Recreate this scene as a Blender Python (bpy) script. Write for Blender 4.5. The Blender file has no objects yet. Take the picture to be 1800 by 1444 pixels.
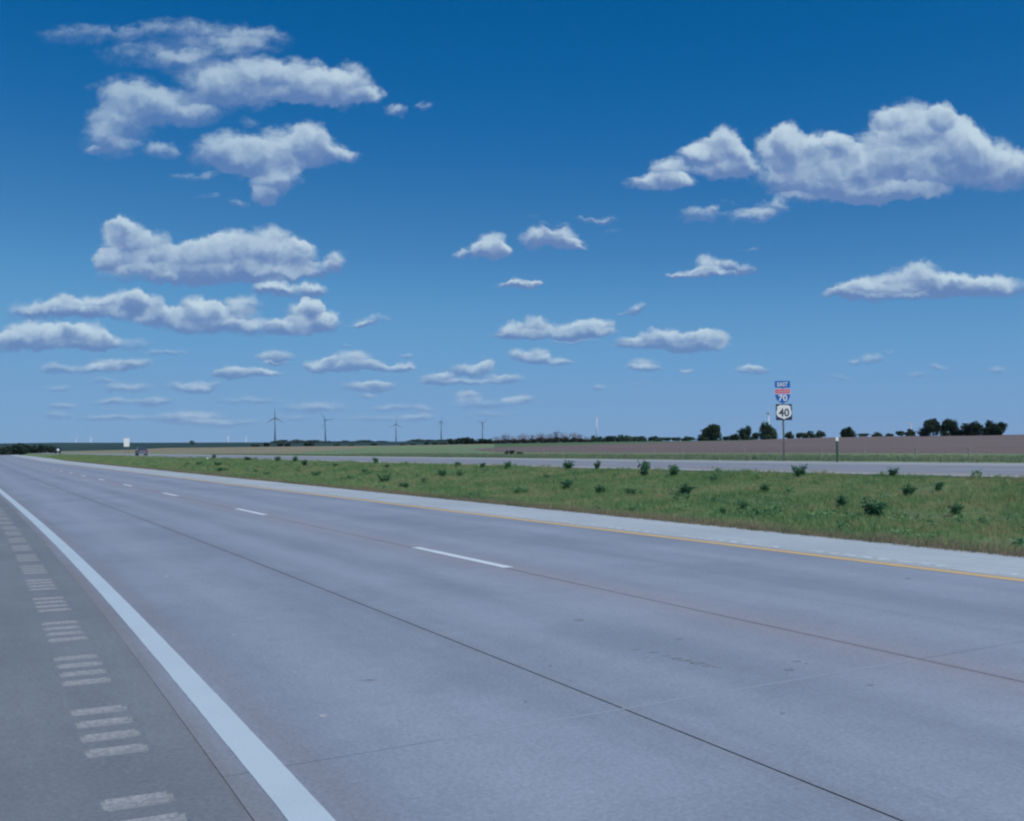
import bpy, bmesh, math, random
import numpy as np
from mathutils import Vector, Matrix
random.seed(7)
rng = np.random.default_rng(11)
scene = bpy.context.scene
COL = scene.collection

# ------------------------------------------------------------------ camera
EYE = 1.35
FPX, CX, CY = 1930.0, 900.0, 722.0
N = np.array([-0.01399039, -0.99931338, 0.03430803])      # world up seen from the camera (x right, y down, z forward)
F = np.array([0, 0, 1.0]) - N * N[2]; F /= np.linalg.norm(F)
R = np.cross(N, F)
R = R if R[0] > 0 else -R
cam_d = bpy.data.cameras.new('camera')
cam = bpy.data.objects.new('camera', cam_d); COL.objects.link(cam)
rot = Matrix(((R[0], -R[1], -R[2]), (F[0], -F[1], -F[2]), (N[0], -N[1], -N[2])))
cam.matrix_world = Matrix.Translation((0, 0, EYE)) @ rot.to_4x4()
cam_d.sensor_fit = 'HORIZONTAL'; cam_d.sensor_width = 36.0
cam_d.lens = FPX / 1800 * 36
cam_d.clip_start = 0.05; cam_d.clip_end = 60000
scene.camera = cam

def ray(px, py):
    v = np.array([px - CX, py - CY, FPX])
    return np.array([v @ R, v @ F, v @ N])
def horizon_y(px):
    return 801 - 0.014 * (px + 10)

# ------------------------------------------------------------------ light
SUN_EL, SUN_AZ = math.radians(52), math.radians(128)      # azimuth clockwise from +Y (view direction)
sun_d = bpy.data.lights.new('sun', 'SUN'); sun_d.energy = 4.7; sun_d.angle = math.radians(0.55)
sun_d.color = (1.0, 0.955, 0.90)
sun = bpy.data.objects.new('sun', sun_d); COL.objects.link(sun)
sd = Vector((math.sin(SUN_AZ) * math.cos(SUN_EL), math.cos(SUN_AZ) * math.cos(SUN_EL), math.sin(SUN_EL)))
sun.rotation_euler = sd.to_track_quat('Z', 'Y').to_euler()
sun.location = (0, 0, 300)
scene.view_settings.view_transform = 'Standard'; scene.view_settings.look = 'None'
scene.view_settings.exposure = 0.0; scene.view_settings.gamma = 1.0
scene.view_settings.use_curve_mapping = False
scene.cycles.filter_width = 2.3
scene.cycles.max_bounces = 5; scene.cycles.diffuse_bounces = 2; scene.cycles.glossy_bounces = 2
scene.cycles.volume_bounces = 0; scene.cycles.transparent_max_bounces = 6
scene.cycles.use_adaptive_sampling = True; scene.cycles.adaptive_threshold = 0.012

# ------------------------------------------------------------------ sky with clouds
# cumulus lumps: x, y, half width, half height, weight (directions, converted to tangents below)
C_TOPLEFT = [(240,98,70,20,.55),(320,112,55,20,.6),(385,96,90,24,.6),(150,60,80,18,.6),(330,60,120,25,.7),(450,70,60,20,.6),
 (365,148,58,30,.8),(420,152,62,36,1),(455,132,50,28,.9),(515,138,46,38,1.1),(560,157,50,28,1),(612,150,36,34,1),(648,168,26,14,.8),(500,170,130,16,.8),
 (225,165,50,32,.8),(235,195,66,42,.9),(292,190,56,30,.85),(200,225,48,36,.7),(338,207,46,18,.75),(180,248,36,26,.5),(225,262,56,18,.42),(290,266,28,15,.75),(160,264,15,8,.5),(440,216,20,13,.5),(380,180,40,30,.6),(158,152,12,7,.35),
 (400,268,56,32,1.1),(440,280,60,28,1.1),(500,262,52,38,1),(543,246,32,30,1),(565,266,40,26,1),(604,272,24,12,.8),(460,292,62,20,1),(475,326,28,32,.9),(468,350,18,16,.7),(502,315,30,22,.8),(340,311,36,9,.6),(420,356,20,6,.4),(365,345,22,6,.4),
 (697,195,22,11,.8),(748,193,15,8,.5)]
C_MIDLEFT = [(220,420,35,34,1.3),(212,405,22,20,1.2),(268,430,36,26,1),(188,455,22,20,1),(250,462,64,20,1),(330,452,60,24,1.1),(402,434,35,26,1.2),(390,452,75,30,1.2),(472,430,38,30,1.1),(450,462,75,26,1),(522,452,35,24,.9),(525,432,15,15,.8),(592,460,19,17,.8),(560,474,36,13,.7),(300,482,120,18,.75),(400,482,120,18,.75),(480,484,80,12,.6),
 (480,506,28,15,.6),(510,510,56,12,.65),(550,506,22,10,.6),
 (115,540,30,19,1),(165,536,30,21,1),(215,536,36,23,1),(235,530,20,18,1),(150,550,70,11,.8),(60,545,40,16,.8),(268,545,28,24,1.1),(305,562,56,18,1),(346,545,30,24,1.1),(362,552,30,22,1),(425,535,36,16,.85),(400,557,50,18,.8),(450,577,64,14,.65),(375,574,64,12,.6),
 (540,552,34,26,1.3),(545,540,22,18,1.2),(515,572,42,16,1),(577,566,28,16,1),(590,550,13,11,.8),
 (95,590,30,22,1.2),(122,592,40,18,1.1),(162,590,30,20,1.1),(187,598,22,13,1),(130,607,66,9,.8),(228,605,42,11,.5),(50,590,45,24,1.1),(10,600,40,16,.9)]
C_LOWLEFT = [(293,622,34,7,.5),(215,640,46,10,.75),(175,650,46,9,.6),(98,648,26,9,.6),(480,628,27,12,.95),(425,658,46,9,.85),(400,655,22,10,.8),(470,658,26,6,.6),(482,640,26,4,.4),
 (560,641,24,12,.85),(578,633,13,9,.7),(618,634,32,17,1.05),(602,643,54,8,.95),(655,641,23,9,.8),(712,643,18,9,.7),(680,646,44,5,.5),(714,623,12,5,.4),
 (770,666,24,10,.85),(783,661,13,8,.7),(828,650,34,13,.95),(852,645,14,10,.8),(887,666,30,8,.7),(805,673,46,6,.5),
 (648,680,34,9,.75),(662,674,16,7,.6),(645,695,12,5,.4),(822,698,17,9,.65),(912,703,20,8,.65),(652,565,26,9,.45),(636,570,20,5,.35),(610,607,9,5,.4),
 (330,735,48,10,.55),(270,707,26,9,.45),(200,705,28,7,.45),(342,680,38,9,.5),(352,687,16,6,.5),(225,682,28,8,.42),(110,712,20,7,.4),(195,735,46,6,.42),(440,706,50,6,.32),(552,716,44,10,.42),(690,717,26,7,.4),(745,720,14,8,.4),(740,733,22,7,.38),(105,680,18,6,.35),(100,730,18,9,.35),(850,712,46,10,.35),(660,735,50,7,.3),(510,735,30,6,.3),(180,672,20,5,.3),(390,745,60,7,.35),(860,730,40,6,.25)]
C_CENTRE = [(862,430,25,20,.9),(853,442,36,15,.9),(884,442,16,12,.8),(808,446,13,9,.6),(945,420,32,15,1),(992,420,25,15,.9),(1000,428,32,8,.7),(1018,433,14,4,.5),(1062,384,23,7,.5),(1030,388,22,5,.4),(1075,406,13,6,.42),(940,386,12,5,.3),(975,400,30,5,.35),
 (922,499,30,9,.85),(900,504,28,6,.75),(942,496,15,8,.8)]
C_CENTRELOW = [(1117,543,15,9,.75),(1090,549,18,4,.35),(895,579,22,13,1.05),(942,575,26,16,1.1),(920,587,52,8,.9),(1000,580,36,15,1.1),(1047,575,28,15,1.1),(1030,587,54,8,.9),(1010,600,50,5,.4),
 (1105,602,24,10,.8),(1160,596,42,17,1.25),(1200,600,56,15,1.25),(1248,598,28,15,1.15),(1180,610,96,8,.75),
 (912,626,20,10,.85),(944,625,20,14,1.05),(960,633,42,8,.6),(992,636,22,7,.4),(1132,643,26,10,.7),(1130,650,38,6,.5),(1205,648,11,6,.75),(1322,650,28,8,.95),(1326,645,15,6,.85),(1057,683,16,7,.5),(1120,676,30,5,.3),(1118,692,14,5,.3)]
C_RIGHT = [(1130,319,32,13,.85),(1175,305,28,24,1),(1160,325,42,14,.9),(1197,326,25,12,.8),
 (1272,252,25,26,1.25),(1260,272,46,26,1.2),(1226,275,36,17,1),(1292,290,36,26,1.1),(1265,302,54,14,.9),
 (1385,242,26,24,1.35),(1370,264,36,32,1.2),(1402,276,52,32,1.2),(1460,266,46,32,1.1),(1475,252,26,20,1),(1420,312,86,30,1),(1500,302,62,42,1),(1560,262,62,42,1),(1605,217,52,38,1.2),(1656,202,22,24,1),(1560,207,32,18,.85),(1650,252,58,52,1.2),(1600,302,84,36,1),(1692,272,42,52,1),(1500,337,116,18,.9),(1600,337,64,15,.9),(1540,342,76,14,.9),(1740,285,46,46,1),(1785,300,40,34,.9),
 (1230,379,37,14,.6),(1252,366,18,8,.4),(1320,381,40,13,.6),(1357,366,32,15,.6),(1285,356,26,7,.32),(1400,352,30,10,.4)]
C_RIGHTMID = [(1240,468,22,17,1),(1225,479,42,8,.9),(1280,468,18,13,.85),(1260,483,52,5,.6),(1312,474,15,11,.75),(1188,484,22,5,.65),(1320,438,17,5,.42)]
C_RIGHTLOW = [(1500,513,30,15,.9),(1475,519,26,8,.7),(1560,501,52,17,1.15),(1610,486,46,21,1.2),(1590,511,96,13,.95),(1670,500,52,17,.95),(1700,502,60,20,.85),(1560,524,86,7,.6),(1760,505,60,18,.8)]
C_FARRIGHT = [(1530,632,22,8,.42),(1500,636,9,5,.4),(1650,647,22,5,.36),(1480,664,20,5,.34),(1612,661,20,4,.3),(1560,620,10,4,.25),(1752,650,18,6,.4)]
C_TOPLEFT = [(x, y, rx, ry, w * (.82 if y < 232 and not (x > 400 and y > 120) else .92)) for (x, y, rx, ry, w) in C_TOPLEFT]
C_LOWLEFT = [(x, y, rx * (1.35 if y > 668 else 1.1), ry * (1.0 if y > 668 else 1.0), min(1.05, w * (1.6 if y > 668 else 1.3))) for (x, y, rx, ry, w) in C_LOWLEFT]
C_FARRIGHT = [(x, y, rx, ry * 1.2, w * 1.5) for (x, y, rx, ry, w) in C_FARRIGHT]
GROUPS = [C_TOPLEFT, C_MIDLEFT, C_LOWLEFT, C_CENTRE, C_CENTRELOW, C_RIGHT, C_RIGHTMID, C_RIGHTLOW, C_FARRIGHT]

def uv_of(px, py):
    v = ray(px, py); return v[0] / v[1], v[2] / v[1]

class NT:
    """tiny helper to wire shader nodes"""
    def __init__(s, tree): s.t = tree; s.n = tree.nodes; s.l = tree.links
    def put(s, sock, v):
        if v is None: return
        if isinstance(v, bpy.types.NodeSocket): s.l.new(v, sock)
        else: sock.default_value = v
    def m(s, op, a, b=None, c=None, clamp=False):
        n = s.n.new('ShaderNodeMath'); n.operation = op; n.use_clamp = clamp
        for i, v in enumerate((a, b, c)): s.put(n.inputs[i], v)
        return n.outputs[0]
    def v(s, op, a, b=None, c=None, scale=None):
        n = s.n.new('ShaderNodeVectorMath'); n.operation = op
        for i, q in enumerate((a, b, c)): s.put(n.inputs[i], q)
        if scale is not None: s.put(n.inputs['Scale'], scale)
        return n.outputs['Value'] if op in ('LENGTH', 'DOT_PRODUCT') else n.outputs['Vector']
    def mix(s, f, a, b):
        n = s.n.new('ShaderNodeMix'); n.data_type = 'RGBA'
        s.put(n.inputs[0], f); s.put(n.inputs[6], a); s.put(n.inputs[7], b)
        return n.outputs[2]
    def ramp(s, f, lo, hi, a=0.0, b=1.0, smooth=True):
        n = s.n.new('ShaderNodeMapRange'); n.interpolation_type = 'SMOOTHSTEP' if smooth else 'LINEAR'
        s.put(n.inputs['Value'], f); n.inputs['From Min'].default_value = lo; n.inputs['From Max'].default_value = hi
        n.inputs['To Min'].default_value = a; n.inputs['To Max'].default_value = b
        return n.outputs[0]
    def noise(s, vec, scale, detail=3, rough=0.5, dist=0.0, col=False):
        n = s.n.new('ShaderNodeTexNoise'); s.put(n.inputs['Vector'], vec)
        n.inputs['Scale'].default_value = scale; n.inputs['Detail'].default_value = detail
        n.inputs['Roughness'].default_value = rough; n.inputs['Distortion'].default_value = dist
        return n.outputs['Color'] if col else n.outputs['Fac']
    def sep(s, v):
        n = s.n.new('ShaderNodeSeparateXYZ'); s.put(n.inputs[0], v); return n.outputs
    def comb(s, x, y, z):
        n = s.n.new('ShaderNodeCombineXYZ')
        for i, q in enumerate((x, y, z)): s.put(n.inputs[i], q)
        return n.outputs[0]

SKY_STRENGTH = 0.10
world = bpy.data.worlds.new('World'); scene.world = world; world.use_nodes = True
W = NT(world.node_tree); W.n.clear()
out = W.n.new('ShaderNodeOutputWorld')
tc = W.n.new('ShaderNodeTexCoord'); D = tc.outputs['Generated']
sky = W.n.new('ShaderNodeTexSky'); sky.sky_type = 'NISHITA'; sky.sun_disc = False
sky.sun_elevation = SUN_EL; sky.sun_rotation = SUN_AZ
sky.altitude = 300; sky.air_density = 1.0; sky.dust_density = 0.0; sky.ozone_density = 10.0
dx, dy, dz = W.sep(D)
# the film's response: one tone curve per channel, the same for every direction of the sky
sc01 = W.v('SCALE', sky.outputs[0], scale=0.1)
cv = W.n.new('ShaderNodeRGBCurve'); c3 = W.sep(sc01); W.l.new(W.comb(c3[0], c3[1], c3[1]), cv.inputs['Color'])
def set_curve(c, pts):
    while len(c.points) > 2: c.points.remove(c.points[1])
    c.points[0].location = pts[0]; c.points[-1].location = pts[-1]
    for p in pts[1:-1]: c.points.new(*p)
set_curve(cv.mapping.curves[0], [(0, 0), (.060, .0008), (.086, .0025), (.143, .046), (.226, .112), (.40, .170), (1, .20)])
set_curve(cv.mapping.curves[1], [(0, 0), (.186, .112), (.294, .200), (.422, .312), (.62, .355), (1, .40)])
set_curve(cv.mapping.curves[2], [(0, 0), (.186, .342), (.294, .462), (.422, .582), (.62, .605), (1, .62)])
cv.mapping.update()
skycol = W.v('SCALE', cv.outputs['Color'], scale=10.0)
yy = W.m('MAXIMUM', dy, 0.02)
U = W.m('DIVIDE', dx, yy); V = W.m('DIVIDE', dz, yy)
P0 = W.comb(U, V, 0.0)
CL_HI = (5.5, 6.9, 7.9, 1); CL_LO = (1.25, 2.25, 4.6, 1)

def bg(col):
    b = W.n.new('ShaderNodeBackground'); W.put(b.inputs[0], col); b.inputs[1].default_value = SKY_STRENGTH
    return b.outputs[0]
def mixsh(f, a, b):
    n = W.n.new('ShaderNodeMixShader'); W.put(n.inputs[0], f); W.l.new(a, n.inputs[1]); W.l.new(b, n.inputs[2]); return n.outputs[0]

# clouds outside the mapped part: fair-weather cumulus over the rest of the sky
zz = W.m('MAXIMUM', dz, 0.04)
flat = W.comb(W.m('DIVIDE', dx, zz), W.m('DIVIDE', dy, zz), 0.0)
g1 = W.noise(flat, 0.9, 5, 0.55)
gcov = W.ramp(g1, 0.56, 0.68)
gcov = W.m('MULTIPLY', gcov, W.ramp(dz, 0.03, 0.16))
inu = W.m('MULTIPLY', W.m('LESS_THAN', W.m('ABSOLUTE', U), 0.50), W.m('MULTIPLY', W.m('LESS_THAN', V, 0.42), W.m('GREATER_THAN', dy, 0.0)))
gcov = W.m('MULTIPLY', gcov, W.m('SUBTRACT', 1.0, inu))
gshade = W.ramp(g1, 0.56, 0.80, 1.0, 0.35)
gen = W.mix(W.m('MULTIPLY', gcov, 0.9), skycol, W.mix(gshade, CL_LO, CL_HI))
shader = bg(gen)

# shared fields: two scales of turbulence that break up the soft lumps, and relief for light and shade
n1 = W.noise(P0, 28, 3, 0.55, 0.2, col=True)
n2 = W.noise(P0, 110, 4, 0.6, 0.0, col=True)
w1 = W.v('MULTIPLY', W.v('SUBTRACT', n1, (0.5, 0.5, 0.5)), (0.024, 0.019, 0))
w2 = W.v('MULTIPLY', W.v('SUBTRACT', n2, (0.5, 0.5, 0.5)), (0.011, 0.009, 0))
PW = W.v('ADD', P0, W.v('SCALE', W.v('ADD', w1, w2), scale=W.ramp(V, 0.0, 0.14, 0.35, 1.0)))
FINE = W.m('MULTIPLY', W.m('SUBTRACT', W.noise(W.v('MULTIPLY', P0, (1, 1.5, 1)), 70, 5, 0.58), 0.5), W.ramp(V, 0.0, 0.2, 0.5, 0.95))
RELIEF = W.m('MULTIPLY', W.m('SUBTRACT', W.noise(PW, 42, 3, 0.45), W.noise(W.v('ADD', PW, (0.0045, 0.008, 0)), 42, 3, 0.45)), 1.25)
THIN = W.m('SUBTRACT', 1.0, W.m('MULTIPLY', W.m('MULTIPLY', W.ramp(V, 0.17, 0.29), W.ramp(U, -0.10, -0.34)), 0.30))   # the upper left bank is thinner
def lump_group(lumps):
    """a node group of its own: the summed weight and light of a handful of lumps"""
    ng = bpy.data.node_groups.new('cloud_lumps', 'ShaderNodeTree')
    ng.interface.new_socket('P', in_out='INPUT', socket_type='NodeSocketVector')
    ng.interface.new_socket('Sum', in_out='OUTPUT', socket_type='NodeSocketVector')
    g = NT(ng); pin = g.n.new('NodeGroupInput').outputs[0]; go = g.n.new('NodeGroupOutput')
    acc = None
    for (x, y, rx, ry, w) in lumps:
        cu, cv = uv_of(x, y)
        iu, iv = FPX / (rx * 1.36), FPX / (ry * 1.36)
        P = pin if acc is None else g.v('MULTIPLY_ADD', acc, (1e-7, 1e-7, 1e-7), pin)   # keeps the evaluation sequential
        q = g.v('MULTIPLY_ADD', P, (iu, iv, 0), (-cu * iu, -cv * iv, w))
        k = g.m('MAXIMUM', g.m('SUBTRACT', 1.0 + w * w, g.v('DOT_PRODUCT', q, q)), 0.0)
        acc = g.v('MULTIPLY_ADD', q, k, acc if acc is not None else (0, 0, 0))
    g.l.new(acc, go.inputs[0])
    return ng
def cloud_shader(lumps):
    gn = W.n.new('ShaderNodeGroup'); gn.node_tree = lump_group(lumps); W.l.new(PW, gn.inputs[0]); acc = gn.outputs[0]
    ax, ay, az_ = W.sep(acc)
    fr = W.m('MULTIPLY_ADD', FINE, W.m('MINIMUM', W.m('MULTIPLY', az_, 4.5), 1.25), az_)
    dens = W.ramp(fr, 0.06, 0.92)
    az1 = W.m('MAXIMUM', az_, 0.05)
    top = W.m('DIVIDE', ay, az1); side = W.m('DIVIDE', ax, az1)
    thick = W.m('MULTIPLY', W.ramp(az_, 0.5, 2.6), -0.20)
    lit = W.m('ADD', W.m('MULTIPLY_ADD', top, 1.15, 0.42), W.m('ADD', RELIEF, thick))
    lit = W.m('MULTIPLY_ADD', side, 0.10, lit)
    lit = W.m('MULTIPLY', W.ramp(lit, -0.25, 1.15), W.ramp(az_, 0.15, 1.1, 0.55, 1.0))
    ccol = W.mix(lit, CL_LO, CL_HI)
    ccol = W.mix(W.ramp(V, 0.0, 0.16, 0.32, 0.03), ccol, skycol)
    alpha = W.m('MULTIPLY', dens, W.m('MULTIPLY', W.ramp(V, 0.02, 0.14, 0.85, 0.97), THIN))
    return bg(W.mix(alpha, skycol, ccol))
EXT = []
for L_ in [l for G in GROUPS for l in G]:
    x, y, rx, ry, w = L_
    cu, cv = uv_of(x, y); hu, hv = rx * 1.36 / FPX + .013, ry * 1.36 / FPX + .010
    EXT.append((cu - hu, cu + hu, cv - hv, cv + hv, L_))
plain = bg(skycol)
NLEAF = [0]
def cell(u0, u1, v0, v1, items, depth=0):
    """the mapped sky is cut into cells so that each looks only at the lumps near it"""
    items = [e for e in items if e[0] < u1 and e[1] > u0 and e[2] < v1 and e[3] > v0]
    if not items: return plain
    if len(items) <= 26 or depth >= 5:
        NLEAF[0] += 1; return cloud_shader([e[4] for e in items])
    best = None
    for axis in (0, 1):
        lo_, hi_ = ((u0, u1), (v0, v1))[axis]
        for t in (.3, .4, .5, .6, .7):
            c = lo_ + (hi_ - lo_) * t
            a_ = sum(e[axis * 2] < c for e in items); b_ = sum(e[axis * 2 + 1] > c for e in items)
            cost = max(a_, b_) + .3 * (a_ + b_)
            if best is None or cost < best[0]: best = (cost, axis, c)
    _, axis, c = best
    if axis == 0: A_, B_ = cell(u0, c, v0, v1, items, depth + 1), cell(c, u1, v0, v1, items, depth + 1)
    else: A_, B_ = cell(u0, u1, v0, c, items, depth + 1), cell(u0, u1, c, v1, items, depth + 1)
    return mixsh(W.m('GREATER_THAN', U if axis == 0 else V, c), A_, B_)
shader = mixsh(inu, shader, cell(-.5, .5, -.05, .42, EXT))
W.l.new(shader, out.inputs[0])

# ------------------------------------------------------------------ small helpers
def tag(o, label=None, cat=None, group=None, kind=None):
    if label: o['label'] = label
    if cat: o['category'] = cat
    if group: o['group'] = group
    if kind: o['kind'] = kind
    return o
def empty(name, loc, rz=0):
    o = bpy.data.objects.new(name, None); COL.objects.link(o)
    o.location = loc; o.rotation_euler = (0, 0, rz); o.empty_display_size = 0.3
    return o
def mesh(name, verts, faces, mats=(), parent=None, uv=None, smooth=False, loc=None, midx=None):
    me = bpy.data.meshes.new(name)
    me.from_pydata([tuple(map(float, v)) for v in verts], [], [tuple(f) for f in faces])
    for m_ in (mats if isinstance(mats, (list, tuple)) else [mats]): me.materials.append(m_)
    if midx is not None: me.polygons.foreach_set('material_index', midx)
    if uv is not None:
        L = me.uv_layers.new(name='UVMap'); vi = np.empty(len(me.loops), dtype=np.int32)
        me.loops.foreach_get('vertex_index', vi)
        L.data.foreach_set('uv', np.asarray(uv, dtype=np.float32)[vi].ravel())
    if smooth: me.polygons.foreach_set('use_smooth', [True] * len(me.polygons))
    me.update()
    return obj(name, me, parent, loc)
def obj(name, me, parent=None, loc=None):
    o = bpy.data.objects.new(name, me); COL.objects.link(o)
    if parent is not None: o.parent = parent
    if loc is not None: o.location = loc
    return o
def material(name, color, rough=0.8, spec=0.2, metallic=0.0, var=0.0, scale=5.0, detail=4, bump=0.0, color2=None, coords='Object', bscale=None, bdist=0.02):
    m_ = bpy.data.materials.new(name); m_.use_nodes = True
    T = NT(m_.node_tree); b = T.n['Principled BSDF']
    b.inputs['Roughness'].default_value = rough; b.inputs['Metallic'].default_value = metallic
    b.inputs['Specular IOR Level'].default_value = spec
    c = (*color, 1)
    if var or color2 or bump:
        t = T.n.new('ShaderNodeTexCoord'); vec = t.outputs[coords]
        nz = T.noise(vec, scale, detail, 0.6)
        c2 = (*color2, 1) if color2 else tuple(x * (1 - var) for x in color) + (1,)
        T.put(b.inputs['Base Color'], T.mix(T.ramp(nz, 0.36, 0.64), c2, c))
        if bump:
            bn = T.n.new('ShaderNodeBump'); bn.inputs['Strength'].default_value = bump; bn.inputs['Distance'].default_value = bdist
            T.put(bn.inputs['Height'], T.noise(vec, bscale or scale * 3, 4, 0.6)); T.l.new(bn.outputs[0], b.inputs['Normal'])
    else: b.inputs['Base Color'].default_value = c
    return m_
def pos_node(T):
    return T.n.new('ShaderNodeNewGeometry').outputs['Position']
class MB:
    """collects simple shapes into one mesh"""
    def __init__(s): s.v = []; s.f = []
    def box(s, c, h, rz=0.0, taper=1.0):
        i = len(s.v); cr, sr = math.cos(rz), math.sin(rz)
        for z in (-1, 1):
            k = taper if z > 0 else 1
            for x, y in ((-1, -1), (1, -1), (1, 1), (-1, 1)):
                a, b = x * h[0] * k, y * h[1] * k
                s.v.append((c[0] + a * cr - b * sr, c[1] + a * sr + b * cr, c[2] + z * h[2]))
        s.f += [(i, i+3, i+2, i+1), (i+4, i+5, i+6, i+7), (i, i+1, i+5, i+4), (i+1, i+2, i+6, i+5), (i+2, i+3, i+7, i+6), (i+3, i, i+4, i+7)]
        return s
    def tube(s, pts, rad, n=8, cap=True):
        i0 = len(s.v); pts = [Vector(p) for p in pts]
        if not isinstance(rad, (list, tuple)): rad = [rad] * len(pts)
        for k, p in enumerate(pts):
            d = (pts[min(k+1, len(pts)-1)] - pts[max(k-1, 0)]).normalized()
            a = d.orthogonal().normalized() if k == 0 else (pa - d * pa.dot(d)).normalized()
            pa = a; b = d.cross(a)
            for j in range(n):
                t = 2 * math.pi * j / n
                s.v.append(tuple(p + (a * math.cos(t) + b * math.sin(t)) * rad[k]))
        for k in range(len(pts) - 1):
            for j in range(n):
                q = i0 + k * n; s.f.append((q + j, q + (j+1) % n, q + n + (j+1) % n, q + n + j))
        if cap:
            s.f.append(tuple(i0 + j for j in reversed(range(n)))); s.f.append(tuple(i0 + (len(pts)-1) * n + j for j in range(n)))
        return s
    def prism(s, outline, y0, y1):
        """outline in x,z, from depth y0 (front) to y1"""
        i = len(s.v); n = len(outline)
        for y in (y0, y1):
            for (x, z) in outline: s.v.append((x, y, z))
        s.f.append(tuple(i + k for k in range(n))); s.f.append(tuple(i + n + k for k in reversed(range(n))))
        for k in range(n): s.f.append((i + k, i + n + k, i + n + (k+1) % n, i + (k+1) % n))
        return s
    def build(s, name, mat, parent=None, smooth=False, loc=None):
        return mesh(name, s.v, s.f, mat, parent, smooth=smooth, loc=loc)

# ------------------------------------------------------------------ layout of the place
H = EYE
ROAD_AZ = math.radians(-25.25566594)
dv = np.array([math.sin(ROAD_AZ), math.cos(ROAD_AZ)])       # along the highway, away from the camera
rv = np.array([math.cos(ROAD_AZ), -math.sin(ROAD_AZ)])      # across it, away from the camera
def XY(s, r): return np.asarray(s)[..., None] * dv + np.asarray(r)[..., None] * rv
def smooth(a, b, x):
    t = np.clip((np.asarray(x, float) - a) / (b - a), 0, 1); return t * t * (3 - 2 * t)
def line_r(rn, s):
    """distance across the road (m) of a pavement line whose nominal offset is rn eye heights; the highway bends slightly"""
    sh = np.maximum(np.asarray(s, float) / H, 0)
    c = np.interp(rn, [0.6, 2.1, 3.87, 6.67], [.00126, .00083, .00017, 0.0])
    q = np.clip(sh - 3, 0, None)
    dev = c * q * q / (1 + (q / 34) ** 1.5)
    wid = np.clip((rn - 6.67) / 1.38, 0, 1) * 0.0120 * np.clip(sh - 5, 0, 260)
    return (rn - dev + wid) * H
def z_near(s): return 0.0025 * np.clip(np.asarray(s, float) - 250, 0, 1600)
def z_far(s): return 0.44 + 0.0025 * np.clip(np.asarray(s, float) - 40, 0, 1800)
FR0, FR1 = 23.0, 38.0                                         # far carriageway
def px_of(x, y): return CX + FPX * np.tan(np.clip(np.arctan2(x, np.maximum(y, 1e-3)), -1.0, 1.0))
TX = [-1500, -200, 110, 229, 290, 450, 675, 850, 1000, 1200, 1310, 1373, 1489, 1705, 2000, 3500]
TE = [5, 5, 5.7, 6.7, 9.0, 8.6, 7.7, 8.0, 8.6, 8.6, 8.6, 10, 11.5, 11.3, 12, 10]
RX = [-1500, -200, 100, 230, 450, 600, 850, 1000, 1200, 2000, 3500]
RE = [18, 21, 21, 19, 16.5, 15, 14, 12, 8, 6, 8]
D_RIDGE = 4500.0
def terrain(x, y):
    x = np.asarray(x, float); y = np.asarray(y, float)
    Dm = np.hypot(x, y) + 1e-6
    s = x * dv[0] + y * dv[1]; r = x * rv[0] + y * rv[1]
    px = np.where(y > 0, px_of(x, y), np.where(x > 0, 3500, -1500))
    cosaz = np.clip(y / Dm, 0.5, 1)
    # road corridor
    zn, zf = z_near(s), z_far(s)
    e = line_r(8.05, s)
    k = np.clip((r - e) / (FR0 - e), 0, 1)
    med = np.interp(k, [0, .16, .45, .75, 1], [0, -.13, -.10, .42, 1.0])
    zc = zn + (zf - zn) * np.maximum(med, 0) + np.minimum(med, 0)
    zc = np.where(r > FR1, zf - 0.44 * smooth(FR1, 60, r), zc)
    zc = np.where(r < -1.9, zn - 0.35 * smooth(-1.9, -9, -(-r)) if False else zn - 0.30 * smooth(1.9, 8, -r), zc)
    # beyond the fence: gently rising fields, then a far ridge
    sina = np.clip(r / Dm, 0.02, 1)
    Dc = np.clip(100 / sina, 600, 2500)
    Ec = np.interp(px, TX, TE); Er = np.interp(px, RX, RE)
    zcrest = EYE + Ec * Dc * cosaz / FPX
    rc = Dc * sina
    t = np.clip((r - 66) / np.maximum(rc - 66, 5), 0, 1)
    z0 = zf - 0.44
    zfld = z0 + (zcrest - z0) * t ** 1.15
    v = np.clip((Dm - Dc) / (D_RIDGE - Dc), 0, 1)
    Em = Ec + (Er - Ec) * smooth(0, 1, v) - 1.2 * np.sin(np.pi * np.clip(v * 1.5, 0, 1)) * (Er > Ec)
    zb = EYE + Em * Dm * cosaz / FPX
    zridge = EYE + Er * D_RIDGE * cosaz / FPX
    zb = np.where(Dm > D_RIDGE, zridge * (1 - 0.6 * smooth(D_RIDGE, 9000, Dm)), zb)
    zfar_side = np.where(Dm < Dc, zfld, zb)
    # our own side of the road
    zl = zn - 0.30 + (zridge - zn + .3) * smooth(900, D_RIDGE, Dm)
    zl = np.where(Dm > D_RIDGE, zridge * (1 - 0.6 * smooth(D_RIDGE, 9000, Dm)), zl)
    z = np.where(r > 66, zfar_side, zc)
    z = np.where((r <= 66) & (r > -8) & (Dm > 2000), zc + (zb - zc) * smooth(2000, 2600, Dm), z)
    z = np.where(r <= -8, zl, z)
    return z
def azd(px, D_):
    """ground point at distance D_ in the direction in which the photo shows column px"""
    a = math.atan((px - CX) / FPX)
    x, y = D_ * math.sin(a), D_ * math.cos(a)
    return x, y, float(terrain(x, y))
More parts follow.
